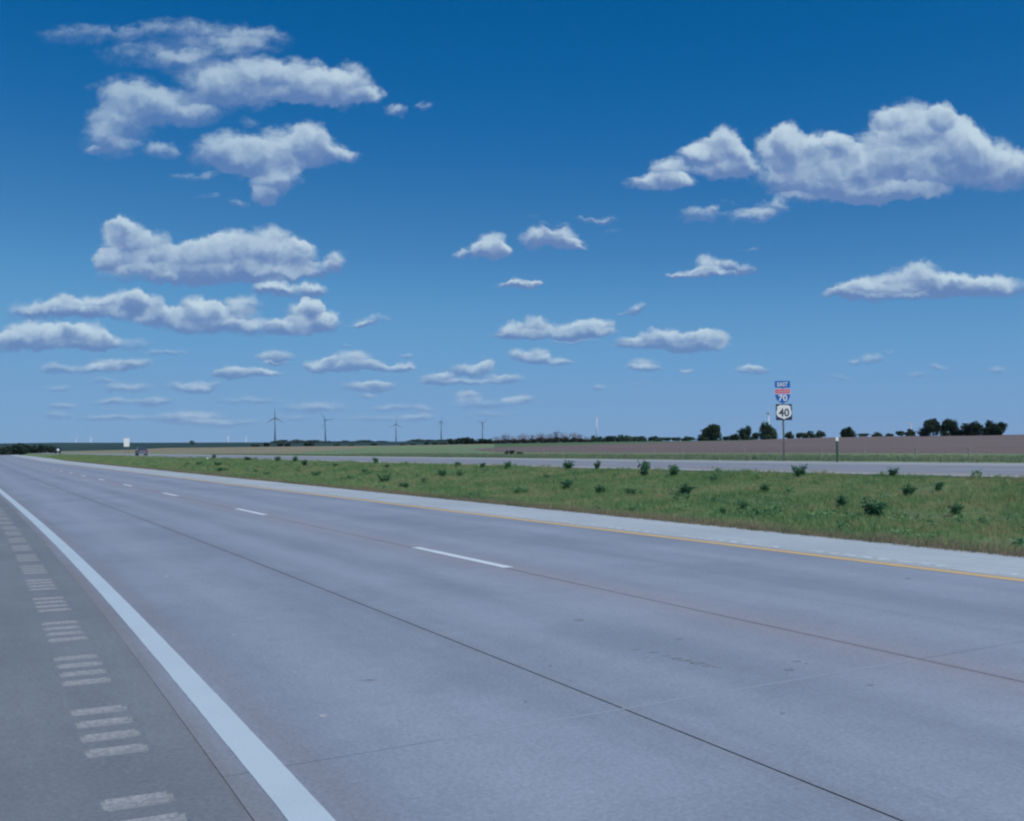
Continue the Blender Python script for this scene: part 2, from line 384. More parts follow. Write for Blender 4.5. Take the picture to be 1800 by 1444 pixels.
def hit(px, py, dmax=900):
    """first ground point met by the sight line through a point of the photo"""
    v = ray(px, py); h = math.hypot(v[0], v[1]); v = v / h
    d = 2.0
    while d < dmax:
        x, y, z = v[0] * d, v[1] * d, EYE + v[2] * d
        if z <= float(terrain(x, y)): break
        d *= 1.004
    return x, y, float(terrain(x, y)), d

# ------------------------------------------------------------------ ground materials
def grass_mat(name, a, b, c, s1=0.35, s2=3.0, brownedge=False):
    m_ = bpy.data.materials.new(name); m_.use_nodes = True
    T = NT(m_.node_tree); bs = T.n['Principled BSDF']
    bs.inputs['Roughness'].default_value = 0.9; bs.inputs['Specular IOR Level'].default_value = 0.1
    P = pos_node(T)
    n1 = T.noise(P, s1, 4, 0.6); n2 = T.noise(P, s2, 5, 0.65)
    col = T.mix(T.ramp(n1, 0.38, 0.62), (*a, 1), (*b, 1))
    col = T.mix(T.m('MULTIPLY', T.ramp(n2, 0.5, 0.72), 0.7), col, (*c, 1))
    T.put(bs.inputs['Base Color'], col)
    bn = T.n.new('ShaderNodeBump'); bn.inputs['Strength'].default_value = 0.7; bn.inputs['Distance'].default_value = 0.15
    T.put(bn.inputs['Height'], T.noise(P, s2 * 2, 5, 0.7)); T.l.new(bn.outputs[0], bs.inputs['Normal'])
    return m_
M_GRASS = grass_mat('verge_grass', (.100, .160, .085), (.130, .185, .095), (.165, .170, .105), 0.06, 0.6)
M_MEDIAN = grass_mat('median_ground', (.110, .175, .095), (.135, .190, .100), (.18, .165, .115), 0.35, 4)
M_GREENFIELD = grass_mat('green_field', (.100, .165, .095), (.120, .175, .100), (.15, .17, .11), 0.01, 0.05)
M_DRY = grass_mat('dry_field', (.180, .165, .125), (.150, .160, .110), (.200, .170, .140), 0.012, 0.08)
M_RIDGE = grass_mat('far_crop', (.010, .034, .034), (.014, .040, .036), (.008, .028, .030), 0.0012, 0.008)
M_HILLTOP = grass_mat('hilltop_pasture', (.055, .105, .058), (.070, .115, .062), (.05, .085, .05), 0.004, 0.03)
def plow_mat():
    m_ = bpy.data.materials.new('plowed_soil'); m_.use_nodes = True
    T = NT(m_.node_tree); bs = T.n['Principled BSDF']; bs.inputs['Roughness'].default_value = 0.95; bs.inputs['Specular IOR Level'].default_value = 0.1
    P = pos_node(T)
    rr_ = T.v('DOT_PRODUCT', P, (float(rv[0]), float(rv[1]), 0)); ss_ = T.v('DOT_PRODUCT', P, (float(dv[0]), float(dv[1]), 0))
    Q = T.comb(T.m('MULTIPLY', ss_, 0.02), T.m('MULTIPLY', rr_, 0.25), 0)
    n1 = T.noise(Q, 1.0, 5, 0.65); n2 = T.noise(P, 0.02, 4, 0.6)
    col = T.mix(T.ramp(n1, 0.35, 0.65), (.098, .084, .092, 1), (.135, .114, .122, 1))
    col = T.mix(T.m('MULTIPLY', T.ramp(n2, 0.45, 0.65), 0.5), col, (.130, .118, .108, 1))
    T.put(bs.inputs['Base Color'], col)
    bn = T.n.new('ShaderNodeBump'); bn.inputs['Strength'].default_value = 0.8; bn.inputs['Distance'].default_value = 0.3
    T.put(bn.inputs['Height'], T.noise(P, 1.5, 4, 0.7)); T.l.new(bn.outputs[0], bs.inputs['Normal'])
    return m_
M_PLOW = plow_mat()

# ------------------------------------------------------------------ far ground: one polar sheet, split into fields
azs = np.concatenate([np.linspace(-180, -42, 40, endpoint=False), np.linspace(-42, 42, 620, endpoint=False), np.linspace(42, 180, 41)])
Ds = np.concatenate([[2.0], np.geomspace(6, 60, 14, endpoint=False), np.geomspace(60, 900, 170, endpoint=False), np.geomspace(900, 5200, 90, endpoint=False), np.geomspace(5200, 12000, 12)])
A, DD = np.meshgrid(np.radians(azs), Ds, indexing='ij')
gx, gy = DD * np.sin(A), DD * np.cos(A)
gz = terrain(gx, gy)
gr = gx * rv[0] + gy * rv[1]; gs = gx * dv[0] + gy * dv[1]
cover = (1 - smooth(58, 66, gr)) * smooth(-3, -1, gr / 20) * (1 - smooth(1500, 2000, DD)) * (1 - smooth(1200, 1500, np.abs(gs)))
gz = gz - 0.35 * cover
nv = gz.size; na, nd = gz.shape
idx = np.arange(nv).reshape(na, nd)
quads = np.stack([idx[:-1, :-1], idx[1:, :-1], idx[1:, 1:], idx[:-1, 1:]], -1).reshape(-1, 4)[:, ::-1]
V3 = np.stack([gx.ravel(), gy.ravel(), gz.ravel()], 1)
cen = V3[quads].mean(1)
cD = np.hypot(cen[:, 0], cen[:, 1]); cr = cen[:, 0] * rv[0] + cen[:, 1] * rv[1]
cpx = np.where(cen[:, 1] > 0, px_of(cen[:, 0], cen[:, 1]), np.where(cen[:, 0] > 0, 3500, -1500))
cDc = np.clip(100 / np.clip(cr / cD, 0.02, 1), 600, 2500)
cE = (cen[:, 2] - EYE) / np.maximum(cen[:, 1], cD * .5) * FPX
reg = np.zeros(len(quads), int)                                    # 0 ground
front = cr > 66
far = (cD > cDc * 1.04) | ((cr < -8) & (cD > 1500)) | (cD > 2300)
field = front & ~far
Eplow = np.interp(cpx, [820, 860, 1075, 1200, 1310, 1373, 1500], [-2, 1.5, 4.8, 7.0, 7.6, 10.5, 30])
Elow = np.interp(cpx, [820, 850, 900, 960], [-1, -4.5, -9, -60])
reg[field & (cpx < 868)] = 3
reg[field & (cpx >= 868)] = 4
reg[field & (cpx < 520 + (cE + 3) * 16)] = 2
reg[field & (cpx < 860) & (cE > 6.6)] = 2
reg[field & (cpx > 830) & (cE < Eplow) & (cE > Elow) & (cr > 84)] = 1
reg[field & (cpx > 868) & (cr <= 84)] = 0
reg[far] = 5
for code, nm, mt in ((0, 'ground', M_GRASS), (1, 'plowed_field', M_PLOW), (2, 'dry_field', M_DRY), (3, 'green_field', M_GREENFIELD), (4, 'hilltop_pasture', M_HILLTOP), (5, 'far_hills', M_RIDGE)):
    q = quads[reg == code]
    u_, inv = np.unique(q, return_inverse=True)
    o = mesh(nm, V3[u_], inv.reshape(-1, 4), mt, smooth=True); tag(o, kind='structure')

# ------------------------------------------------------------------ strips along the highway
def strip(name, s_arr, rfun, nr, zfun, mat, parent=None, kind=None, rn_uv=None, loop_smooth=True, skew=0.0):
    """sheet in road coordinates; rfun(s, k in 0..1) gives the distance across"""
    S, K = np.meshgrid(s_arr, np.linspace(0, 1, nr), indexing='ij')
    Rr = rfun(S, K); xy = XY(S + skew * (Rr - 3), Rr); Z = zfun(S, Rr)
    v = np.concatenate([xy.reshape(-1, 2), Z.reshape(-1, 1)], 1)
    i = np.arange(S.size).reshape(S.shape)
    q = np.stack([i[:-1, :-1], i[:-1, 1:], i[1:, 1:], i[1:, :-1]], -1).reshape(-1, 4)[:, ::-1]
    uvs = np.stack([S.ravel(), (rn_uv(S, K) if rn_uv else Rr).ravel()], 1)
    o = mesh(name, v, q, mat, parent, uv=uvs, smooth=loop_smooth)
    if kind: tag(o, kind=kind)
    return o
def s_range(a, b):
    out_ = [a]; 
    while out_[-1] < b:
        out_.append(out_[-1] + max(0.6, min(40, 0.05 * abs(out_[-1]))))
    out_[-1] = b
    return np.array(out_)
S_LONG = s_range(-60, 1450)
verge = strip('verge', S_LONG, lambda s, k: FR1 - .02 + k * (66.5 - FR1), 16, lambda s, r: terrain(*np.moveaxis(XY(s, r), -1, 0)) - 0.004, M_GRASS, kind='structure')
median = strip('median', S_LONG, lambda s, k: (line_r(8.05, s) - .05) + k * (FR0 + .1 - line_r(8.05, s)), 26, lambda s, r: terrain(*np.moveaxis(XY(s, r), -1, 0)) - .03, M_MEDIAN, kind='structure')
side = strip('roadside_grass', S_LONG, lambda s, k: -20 + k * (20 - 1.95), 12, lambda s, r: terrain(*np.moveaxis(XY(s, r), -1, 0)) - .01, M_GRASS, kind='structure')

def concrete(name, base, dark, bands=(), streak=0.45, speck=0.75, band_from=0.0):
    m_ = bpy.data.materials.new(name); m_.use_nodes = True
    T = NT(m_.node_tree); bs = T.n['Principled BSDF']
    bs.inputs['Roughness'].default_value = 0.78; bs.inputs['Specular IOR Level'].default_value = 0.25
    uvn = T.n.new('ShaderNodeUVMap'); uvn.uv_map = 'UVMap'
    s_, r_, _ = T.sep(uvn.outputs[0])
    Q = T.comb(T.m('MULTIPLY', s_, 0.11), r_, 0)
    n1 = T.noise(Q, 1.6, 5, 0.6)                       # long streaks left by traffic
    n2 = T.noise(T.comb(s_, r_, 0), 0.35, 5, 0.6)
    n3 = T.noise(T.comb(s_, r_, 0), 38, 3, 0.7)        # aggregate
    n4 = T.noise(T.comb(s_, r_, 0), 5, 4, 0.65)
    col = T.mix(T.m('MULTIPLY', T.ramp(n1, 0.35, 0.7), streak * 1.6), (*base, 1), (*dark, 1))
    col = T.mix(T.m('MULTIPLY', T.ramp(n2, 0.38, 0.66), 0.75), col, (*dark, 1))
    tin = T.noise(T.comb(T.m('MULTIPLY', s_, 9.0), T.m('MULTIPLY', r_, .5), 0), 6.0, 3, 0.6)
    spots = T.ramp(T.noise(T.comb(T.m('MULTIPLY', s_, .6), r_, 0), 3.4, 2, 0.5), 0.70, 0.80)
    col = T.mix(T.m('MULTIPLY', spots, 0.30), col, (dark[0] * .72, dark[1] * .74, dark[2] * .76, 1))
    for (r0, wd, c, st) in bands:
        d_ = T.m('DIVIDE', T.m('SUBTRACT', r_, r0), wd)
        g_ = T.m('POWER', 2.718, T.m('MULTIPLY', T.m('MULTIPLY', d_, d_), -1.0))
        g_ = T.m('MULTIPLY', g_, T.ramp(n1, 0.2, 0.62, 0.45, 1.0))
        col = T.mix(T.m('MULTIPLY', g_, st), col, (*c, 1))
    fac = T.m('MULTIPLY_ADD', T.m('SUBTRACT', n3, 0.5), speck, T.m('MULTIPLY_ADD', T.m('SUBTRACT', n4, 0.5), 0.22, 1.0))
    fac = T.m('MULTIPLY_ADD', T.m('SUBTRACT', tin, .5), .16, fac)
    col = T.v('SCALE', col, scale=fac)
    T.put(bs.inputs['Base Color'], col)
    bn = T.n.new('ShaderNodeBump'); bn.inputs['Strength'].default_value = 0.5; bn.inputs['Distance'].default_value = 0.004
    T.put(bn.inputs['Height'], T.noise(T.comb(s_, r_, 0), 60, 3, 0.7)); T.l.new(bn.outputs[0], bs.inputs['Normal'])
    return m_
BASE, DARK = (.184, .225, .300), (.138, .172, .232)
M_LANE = concrete('lane_concrete', BASE, DARK, bands=(
    (3.87 * H, .62, (.198, .216, .268), .50), (3.87 * H, .26, (.194, .200, .240), .32), (3.87 * H, .035, (.120, .120, .140), .35),
    (2.175 * H, .10, (.14, .165, .21), .5), (.655 * H, .09, (.142, .152, .172), .85), (0.90 * H, .13, (.145, .158, .190), .55), (1.45 * H, .30, (.212, .256, .330), .45), (3.0 * H, .20, (.140, .172, .228), .45), (2.62 * H, .22, (.208, .252, .328), .45), (3.38 * H, .22, (.208, .250, .322), .45),
    (4.55 * H, .3, (.212, .254, .328), .45), (5.25 * H, .3, (.145, .178, .235), .5), (5.95 * H, .3, (.212, .254, .328), .45)))
M_FARSHOULDER = concrete('inner_shoulder_concrete', (.290, .350, .400), (.245, .295, .345))
M_NEARSHOULDER = concrete('shoulder_asphalt', (.135, .162, .195), (.105, .128, .158), bands=((0.67 * H, .06, (.135, .125, .135), .7),), speck=0.8)
M_FILL = material('joint_filler', (.040, .045, .055), rough=0.9, spec=0.05)
M_FARROAD = concrete('far_carriageway_concrete', (.170, .195, .240), (.150, .172, .215))
def paint(name, c, wear_c, lo=0.60, hi=0.80):
    m_ = bpy.data.materials.new(name); m_.use_nodes = True
    T = NT(m_.node_tree); bs = T.n['Principled BSDF']; bs.inputs['Roughness'].default_value = 0.6; bs.inputs['Specular IOR Level'].default_value = 0.3
    P = pos_node(T)
    n1 = T.noise(P, 7, 6, 0.75); n2 = T.noise(P, 0.9, 4, 0.6)
    col = T.mix(T.ramp(n1, lo, hi), (*c, 1), (*wear_c, 1))
    col = T.mix(T.m('MULTIPLY', T.ramp(n2, 0.4, 0.75), 0.35), col, (*wear_c, 1))
    fine = T.noise(P, 90, 3, 0.7)
    col = T.v('SCALE', col, scale=T.m('MULTIPLY_ADD', T.m('SUBTRACT', fine, .5), 0.35, 1.0))
    T.put(bs.inputs['Base Color'], col)
    return m_
M_WHITE = paint('white_paint', (.33, .42, .50), (.25, .32, .39))
M_DASH = paint('white_dash_paint', (.44, .52, .60), (.30, .36, .43))
M_YELLOW = paint('yellow_paint', (.43, .32, .15), (.33, .29, .20), .45, .75)

road = strip('road', s_range(-60, 1450), lambda s, k: line_r(.632, s) + k * (line_r(8.05, s) - line_r(.632, s)), 8, lambda s, r: z_near(s) - .009, M_FILL, kind='structure')
# concrete slabs: three lane strips and the inner shoulder, cut across every 12 m
LANES = [(.640, 2.171, M_LANE), (2.179, 3.866, M_LANE), (3.872, 6.780, M_LANE), (6.786, 8.05, M_FARSHOULDER)]
SKEW = .107
S_CUT = [4.93 + 12.0 * k for k in range(-5, 7)]
for (ra, rb, mt) in LANES:
    for a, b in zip(S_CUT[:-1], S_CUT[1:]):
        ss = np.linspace(a + .002, b - .002, 15)
        strip('concrete_slab', ss, lambda s, k: line_r(ra + (rb - ra) * k, s) if np.isscalar(k) else np.vectorize(lambda s1, k1: float(line_r(ra + (rb - ra) * k1, s1)))(s, k), 4 if rb < 6.9 else 3,
              lambda s, r: z_near(s), mt, parent=road, rn_uv=lambda s, k: (ra + (rb - ra) * k) * H, skew=SKEW)
    o = strip('far_slabs', s_range(S_CUT[-1] + .002, 1450), lambda s, k: np.vectorize(lambda s1, k1: float(line_r(ra + (rb - ra) * k1, s1)))(s, k), 4,
          lambda s, r: z_near(s), mt, parent=road, rn_uv=lambda s, k: (ra + (rb - ra) * k) * H, skew=SKEW)
    tag(o, kind='stuff')
def line_strip(name, mat, ra, rb, s_arr, z=0.002, parent=road):
    return strip(name, s_arr, lambda s, k: np.where(k < .5, line_r(ra, s), line_r(rb, s)), 2, lambda s, r: z_near(s) + z, mat, parent=parent)
def ragged_line(name, mat, ra, rb, s0, s1, step, jit, z=.002):
    ss = np.arange(s0, s1, step); rows = []
    uv = []
    for s in ss:
        a = float(line_r(ra, s)) + random.uniform(-jit, jit); b = float(line_r(rb, s)) + random.uniform(-jit, jit)
        for r_ in (a, b):
            p = XY(s, r_); rows.append((p[0], p[1], float(z_near(s)) + z)); uv.append((s, r_))
    fs = [(2*i, 2*i+1, 2*i+3, 2*i+2)[::-1] for i in range(len(ss) - 1)]
    return mesh(name, rows, fs, mat, road, uv=uv)
ragged_line('edge_line', M_WHITE, .722, .836, 1.0, 40, .11, .0016)
line_strip('edge_line', M_WHITE, .722, .836, s_range(39.96, 1450))
ragged_line('yellow_line', M_YELLOW, 6.61, 6.745, -10, 60, .12, .004)
line_strip('yellow_line', M_YELLOW, 6.63, 6.735, s_range(59.9, 1450))
for k in range(-3, 60):
    s0 = (8.38 + 9.03 * k) * H; s1 = s0 + 2.25 * H
    o = line_strip('lane_dash', M_DASH, 3.862, 3.955, np.linspace(s0, s1, 9))
# outer shoulder: asphalt with milled rumble strips
shoulder = strip('shoulder', S_LONG, lambda s, k: np.where(k > .5, line_r(.6375, s), -1.95), 2, lambda s, r: z_near(s) - .0135, M_NEARSHOULDER, kind='structure')
strip('crack_filler', S_LONG, lambda s, k: np.where(k > .5, line_r(.6405, s), line_r(.6365, s)), 2, lambda s, r: z_near(s) - .0065, M_FILL, parent=shoulder)
GR0, GR1 = .262, .492
def sline(ra, rb): 
    return lambda s, k: np.where(k < .5, line_r(ra, s) if ra > -1 else -1.95 + 0 * s, line_r(rb, s))
strip('asphalt_strip', S_LONG, sline(-9, GR0), 2, lambda s, r: z_near(s), M_NEARSHOULDER, parent=shoulder)
strip('asphalt_strip', S_LONG, sline(GR1, .6375), 2, lambda s, r: z_near(s), M_NEARSHOULDER, parent=shoulder)
M_GROOVE = material('milled_groove', (.215, .238, .268), rough=0.9, spec=0.1, color2=(.150, .172, .200), scale=45, detail=6, bump=.6, bscale=60, bdist=.004)
def asphalt_piece(a, b):
    n_ = max(2, int((b - a) / 3) + 2)
    return strip('asphalt_strip', np.linspace(a, b, n_), sline(GR0, GR1), 2, lambda s, r: z_near(s), M_NEARSHOULDER, parent=shoulder)
groups = []
g0 = 3.90
k = -4
while g0 + k * 1.245 < 40:
    groups.append((g0 + k * 1.245) * H); k += 1
cur = -60.0
for gi, gs0 in enumerate(groups):
    for j in range(4):
        a = gs0 + j * .215 * H; b = a + .115 * H
        asphalt_piece(cur, a); cur = b
        # trough: pale milled floor, the two ends run out into the asphalt
        vv, ff, uvv, mi = [], [], [], []
        ts = (0, .07, .13, .32, .5, .68, .87, .93, 1)
        depth = (0, .3, 1, 1, 1, 1, 1, .3, 0)
        for i, t in enumerate(ts):
            for m_i, (mt_, dz_) in enumerate(((0, 0), (.14, -.005), (.5, -.010), (.86, -.005), (1, 0))):
                jt = 0 if (m_i in (0, 4) or i in (0, 8)) else random.uniform(-.07, .07)
                ji = 0 if i in (0, 8) else random.uniform(-.02, .02)
                ss_ = a + (b - a) * (mt_ + jt)
                ra = float(line_r(GR0, a)) + (GR1 - GR0) * H * (t + (ji if m_i not in (0, 4) else 0))
                p = XY(ss_, ra); vv.append((p[0], p[1], float(z_near(ss_)) + dz_ * depth[i])); uvv.append((ss_, ra))
        for i in range(8):
            for m_i in range(4):
                q = i * 5 + m_i; ff.append((q, q + 1, q + 6, q + 5)[::-1])
                mi.append(1 if (i in (0, 7) or (i in (1, 6) and m_i in (0, 3))) else 0)
        mesh('rumble_groove', vv, ff, [M_GROOVE, M_NEARSHOULDER], shoulder, smooth=True, uv=uvv, midx=mi)
asphalt_piece(cur, 1450)
# rumble grooves on the inner shoulder: pale milled dashes just past the yellow line
M_PALE = material('pale_milled_concrete', (.42, .49, .55), rough=0.9, spec=0.1, color2=(.27, .31, .36), scale=9)
k = 0
s = 3.0
while s < 62:
    n_ = 8
    for j in range(n_):
        a = s + j * .29
        w_ = random.uniform(-.012, .012)
        line_strip('rumble_groove', M_PALE, 6.875 + w_, 6.965 + w_, np.array([a, a + .22]), z=.0025)
    s += n_ * .29 + .55
# patches of tar and small pale scars on the near lanes
M_TAR = material('old_tar', (.115, .138, .178), rough=0.85, color2=(.165, .198, .255), scale=14)
M_SCAR = material('pale_scar', (.30, .34, .40), rough=0.85, color2=(.22, .25, .31), scale=20)
def patch(cx_, cy_, w_, h_, mat, lab):
    pts = []
    n_ = 14
    c = ray(cx_, cy_); t = -EYE / c[2]; c0 = c * t
    for i in range(n_):
        a = 2 * math.pi * i / n_; k_ = random.uniform(.6, 1.1)
        v = ray(cx_ + w_ * math.cos(a) * k_, cy_ + h_ * math.sin(a) * k_); t = -EYE / v[2]
        pts.append((v[0] * t, v[1] * t, .0015))

    pts = pts[::-1]
    pts.append((c0[0], c0[1], .0015))
    mesh(lab, pts, [(i, (i + 1) % n_, n_) for i in range(n_)], mat, road)
for q in [(1190, 1158, 12, 1.6), (1205, 1161, 15, 2.0), (1226, 1166, 20, 2.4), (1245, 1170, 14, 2.0), (1262, 1173, 9, 1.4), (1172, 1153, 9, 1.2), (1150, 1147, 10, .9), (1118, 1142, 8, .8), (968, 1170, 4, 2.2), (1388, 1177, 10, 2), (1400, 1163, 9, 1.2), (1376, 1254, 6, 1.6), (1194, 1124, 8, 1.3), (1018, 1090, 12, 2), (648, 1196, 14, 1.6), (1418, 1167, 3, 1.2), (925, 1234, 3, 1.6), (1530, 1205, 8, 1.2), (1597, 1017, 7, 1.2)]:
    patch(*q, M_TAR, 'tar_patch')
for q in [(568, 1259, 10, 3), (292, 1014, 5, 1.6), (1140, 1162, 5, 1.2), (412, 1116, 6, 1)]:
    patch(*q, M_SCAR, 'pale_scar')
# worn pale saw cut across the near lanes
cut = [XY(4.93 + SKEW * (r_ - 3), r_) for r_ in np.linspace(1.4 * H, 3.86 * H, 5)]
vv = []
for p in cut:
    a = p - dv * .010; b = p + dv * .010
    vv += [(a[0], a[1], .0010), (b[0], b[1], .0010)]
mesh('saw_cut', vv, [(2*i, 2*i+1, 2*i+3, 2*i+2) for i in range(4)], material('saw_cut', (.205, .250, .325), rough=.9), road)

# ------------------------------------------------------------------ far carriageway
far_road = strip('far_road', S_LONG, lambda s, k: FR0 + k * (FR1 - FR0), 6, lambda s, r: z_far(s), M_FARROAD, kind='structure')
M_PALESH = concrete('far_shoulder_concrete', (.235, .262, .290), (.205, .230, .262))
def far_line(name, mat, r0, r1, ss, z=.004): return strip(name, ss, lambda s, k: r0 + k * (r1 - r0), 2, lambda s, r: z_far(s) + z, mat, parent=far_road)
far_line('inner_shoulder', M_PALESH, FR0 + .02, 24.6, S_LONG)
far_line('yellow_line', M_YELLOW, 24.85, 25.0, S_LONG)
far_line('edge_line', M_DASH, 33.4, 33.55, S_LONG)
far_line('outer_shoulder', M_PALESH, 34.0, FR1 - .02, S_LONG, .0035)
for k in range(-2, 40):
    far_line('lane_dash', M_DASH, 29.1, 29.25, np.linspace(k * 12.2, k * 12.2 + 3.05, 3))

# ------------------------------------------------------------------ grass
def tuft(name, n_bl, h, spread, width, lean, mat, seed):
    rg = random.Random(seed); v, f = [], []
    for _ in range(n_bl):
        a = rg.uniform(0, 6.283); r_ = spread * math.sqrt(rg.random())
        bx, by = r_ * math.cos(a), r_ * math.sin(a)
        hh = h * rg.uniform(.55, 1.1); l = lean * rg.uniform(.2, 1); d = rg.uniform(0, 6.283)
        ex, ey = math.cos(d) * l * hh, math.sin(d) * l * hh
        w = width * rg.uniform(.6, 1.2); px_, py_ = -math.sin(d + 1) * w, math.cos(d + 1) * w
        i = len(v)
        v += [(bx - px_, by - py_, 0), (bx + px_, by + py_, 0), (bx + ex * .4 + px_ * .8, by + ey * .4 + py_ * .8, hh * .6), (bx + ex * .4 - px_ * .8, by + ey * .4 - py_ * .8, hh * .6), (bx + ex, by + ey, hh)]
        f += [(i, i+1, i+2, i+3), (i+3, i+2, i+4)]
    me = bpy.data.meshes.new(name); me.from_pydata(v, [], f); me.materials.append(mat)
    return bpy.data.objects.new(name, me)
def blade_mat(name, stops, rnd=0.25, nscale=0.28):
    m_ = bpy.data.materials.new(name); m_.use_nodes = True
    T = NT(m_.node_tree); bs = T.n['Principled BSDF']; bs.inputs['Roughness'].default_value = 0.7; bs.inputs['Specular IOR Level'].default_value = 0.15
    P = pos_node(T)
    nz = T.noise(P, nscale, 4, 0.6); nf = T.noise(P, nscale * 9, 3, 0.6)
    oi = T.n.new('ShaderNodeObjectInfo').outputs['Random']
    f = T.m('ADD', T.m('MULTIPLY_ADD', T.m('SUBTRACT', nf, .5), .8, nz), T.m('MULTIPLY_ADD', oi, rnd, -rnd / 2))
    cr_ = T.n.new('ShaderNodeValToRGB'); T.l.new(f, cr_.inputs[0])
    while len(cr_.color_ramp.elements) < len(stops): cr_.color_ramp.elements.new(0.5)
    for e_, (p_, c_) in zip(cr_.color_ramp.elements, stops): e_.position = p_; e_.color = (*c_, 1)
    T.l.new(cr_.outputs[0], bs.inputs['Base Color'])
    tr = T.n.new('ShaderNodeBsdfTranslucent'); T.l.new(cr_.outputs[0], tr.inputs[0])
    mx = T.n.new('ShaderNodeMixShader'); mx.inputs[0].default_value = .42
    o_ = T.n['Material Output']; T.l.new(bs.outputs[0], mx.inputs[1]); T.l.new(tr.outputs[0], mx.inputs[2]); T.l.new(mx.outputs[0], o_.inputs[0])
    return m_
M_BLADE = blade_mat('grass_blades', [(.30, (.105, .225, .105)), (.42, (.165, .295, .128)), (.54, (.245, .340, .150)), (.68, (.350, .330, .195))])
M_DRYBL = blade_mat('dry_blades', [(.3, (.160, .180, .105)), (.5, (.250, .220, .150)), (.7, (.300, .240, .180))])
M_VERGEBL = blade_mat('verge_blades', [(.3, (.125, .200, .125)), (.5, (.180, .245, .155)), (.7, (.250, .270, .190))], nscale=.08)
def scatter(name, protos, pts, scl, label):
    me = bpy.data.meshes.new(name); me.from_pydata(pts.tolist(), [], [])
    at = me.attributes.new('scl', 'FLOAT', 'POINT'); at.data.foreach_set('value', scl.astype(np.float32))
    o = bpy.data.objects.new(name, me); COL.objects.link(o)
    ng = bpy.data.node_groups.new(name, 'GeometryNodeTree')
    ng.interface.new_socket('Geometry', in_out='INPUT', socket_type='NodeSocketGeometry'); ng.interface.new_socket('Geometry', in_out='OUTPUT', socket_type='NodeSocketGeometry')
    gi = ng.nodes.new('NodeGroupInput'); go = ng.nodes.new('NodeGroupOutput')
    j = ng.nodes.new('GeometryNodeGeometryToInstance'); 
    iop = ng.nodes.new('GeometryNodeInstanceOnPoints'); iop.inputs['Pick Instance'].default_value = True
    for p in protos:
        oi = ng.nodes.new('GeometryNodeObjectInfo'); oi.inputs['Object'].default_value = p; oi.inputs['As Instance'].default_value = True
        ng.links.new(oi.outputs['Geometry'], j.inputs[0])
    ng.links.new(gi.outputs[0], iop.inputs['Points']); ng.links.new(j.outputs[0], iop.inputs['Instance'])
    # individual objects, not one joined instance
    j2 = ng.nodes.new('GeometryNodeJoinGeometry')
    for n_ in [n for n in ng.nodes if n.bl_idname == 'GeometryNodeObjectInfo']: ng.links.new(n_.outputs['Geometry'], j2.inputs[0])
    ng.links.new(j2.outputs[0], iop.inputs['Instance']); ng.nodes.remove(j)
    rv_ = ng.nodes.new('FunctionNodeRandomValue'); rv_.data_type = 'FLOAT_VECTOR'; rv_.inputs[0].default_value = (-.15, -.15, 0); rv_.inputs[1].default_value = (.15, .15, 6.28)
    ng.links.new(rv_.outputs[0], iop.inputs['Rotation'])
    na_ = ng.nodes.new('GeometryNodeInputNamedAttribute'); na_.data_type = 'FLOAT'; na_.inputs[0].default_value = 'scl'
    ng.links.new(na_.outputs[0], iop.inputs['Scale']); ng.links.new(iop.outputs[0], go.inputs[0])
    md = o.modifiers.new('scatter', 'NODES'); md.node_group = ng
    tag(o, label, 'grass', kind='stuff')
    return o
def rand_pts(n, s0, s1, k0, k1, rfun, power=1.0):
    s_ = s0 + (s1 - s0) * rng.random(n) ** power; k_ = k0 + (k1 - k0) * rng.random(n); r_ = rfun(s_, k_)
    xy = XY(s_, r_); z = terrain(xy[:, 0], xy[:, 1])
    return np.concatenate([xy, z[:, None] - .03], 1), s_, r_
TUF = [tuft('grass_tuft', 9, .15, .10, .004, .7, M_BLADE, 1), tuft('grass_tuft', 8, .11, .10, .004, .9, M_BLADE, 2), tuft('grass_tuft', 10, .19, .08, .0035, .5, M_BLADE, 3), tuft('grass_tuft', 8, .13, .12, .005, .8, M_BLADE, 4)]
med_r = lambda s_, k_: line_r(8.05, s_) + (FR0 - line_r(8.05, s_)) * k_
p1, s1_, r1_ = rand_pts(85000, -3, 42, .02, 1.0, med_r)
p2, s2_, r2_ = rand_pts(60000, 42, 130, .0, 1.0, med_r)
p3, s3_, r3_ = rand_pts(36000, 130, 460, .0, 1.0, med_r)
pp = np.concatenate([p1, p2, p3])
# clumpy heights
clump = np.sin(pp[:, 0] * .9 + 2 * np.sin(pp[:, 1] * .31)) * np.sin(pp[:, 1] * .8 + 1.7 * np.sin(pp[:, 0] * .37))
sc = np.concatenate([np.full(85000, .70), np.full(60000, .95), np.full(36000, 1.4)]) * rng.uniform(.55, 1.35, len(pp)) * (1 + .42 * clump * np.abs(clump) ** .5)
scatter('grass', TUF, pp, sc, 'rough green grass covering the strip between the two carriageways')
DT = [tuft('dry_tuft', 9, .09, .08, .004, .8, M_DRYBL, 5), tuft('dry_tuft', 8, .13, .07, .003, .5, M_DRYBL, 6)]
q1, a1, b1 = rand_pts(15000, -3, 60, 0, 1, lambda s_, k_: line_r(8.05, s_) - .10 + 1.6 * k_ ** 2)
q2, a2, b2 = rand_pts(9000, 60, 260, 0, 1, lambda s_, k_: line_r(8.05, s_) - .15 + 2.6 * k_ ** 1.8)
scatter('dry_grass', DT, np.concatenate([q1, q2]), np.concatenate([np.full(15000, 1.), np.full(9000, 1.7)]) * rng.uniform(.5, 1.2, 24000), 'brownish dry grass along the edge of the near carriageway')
FB = []
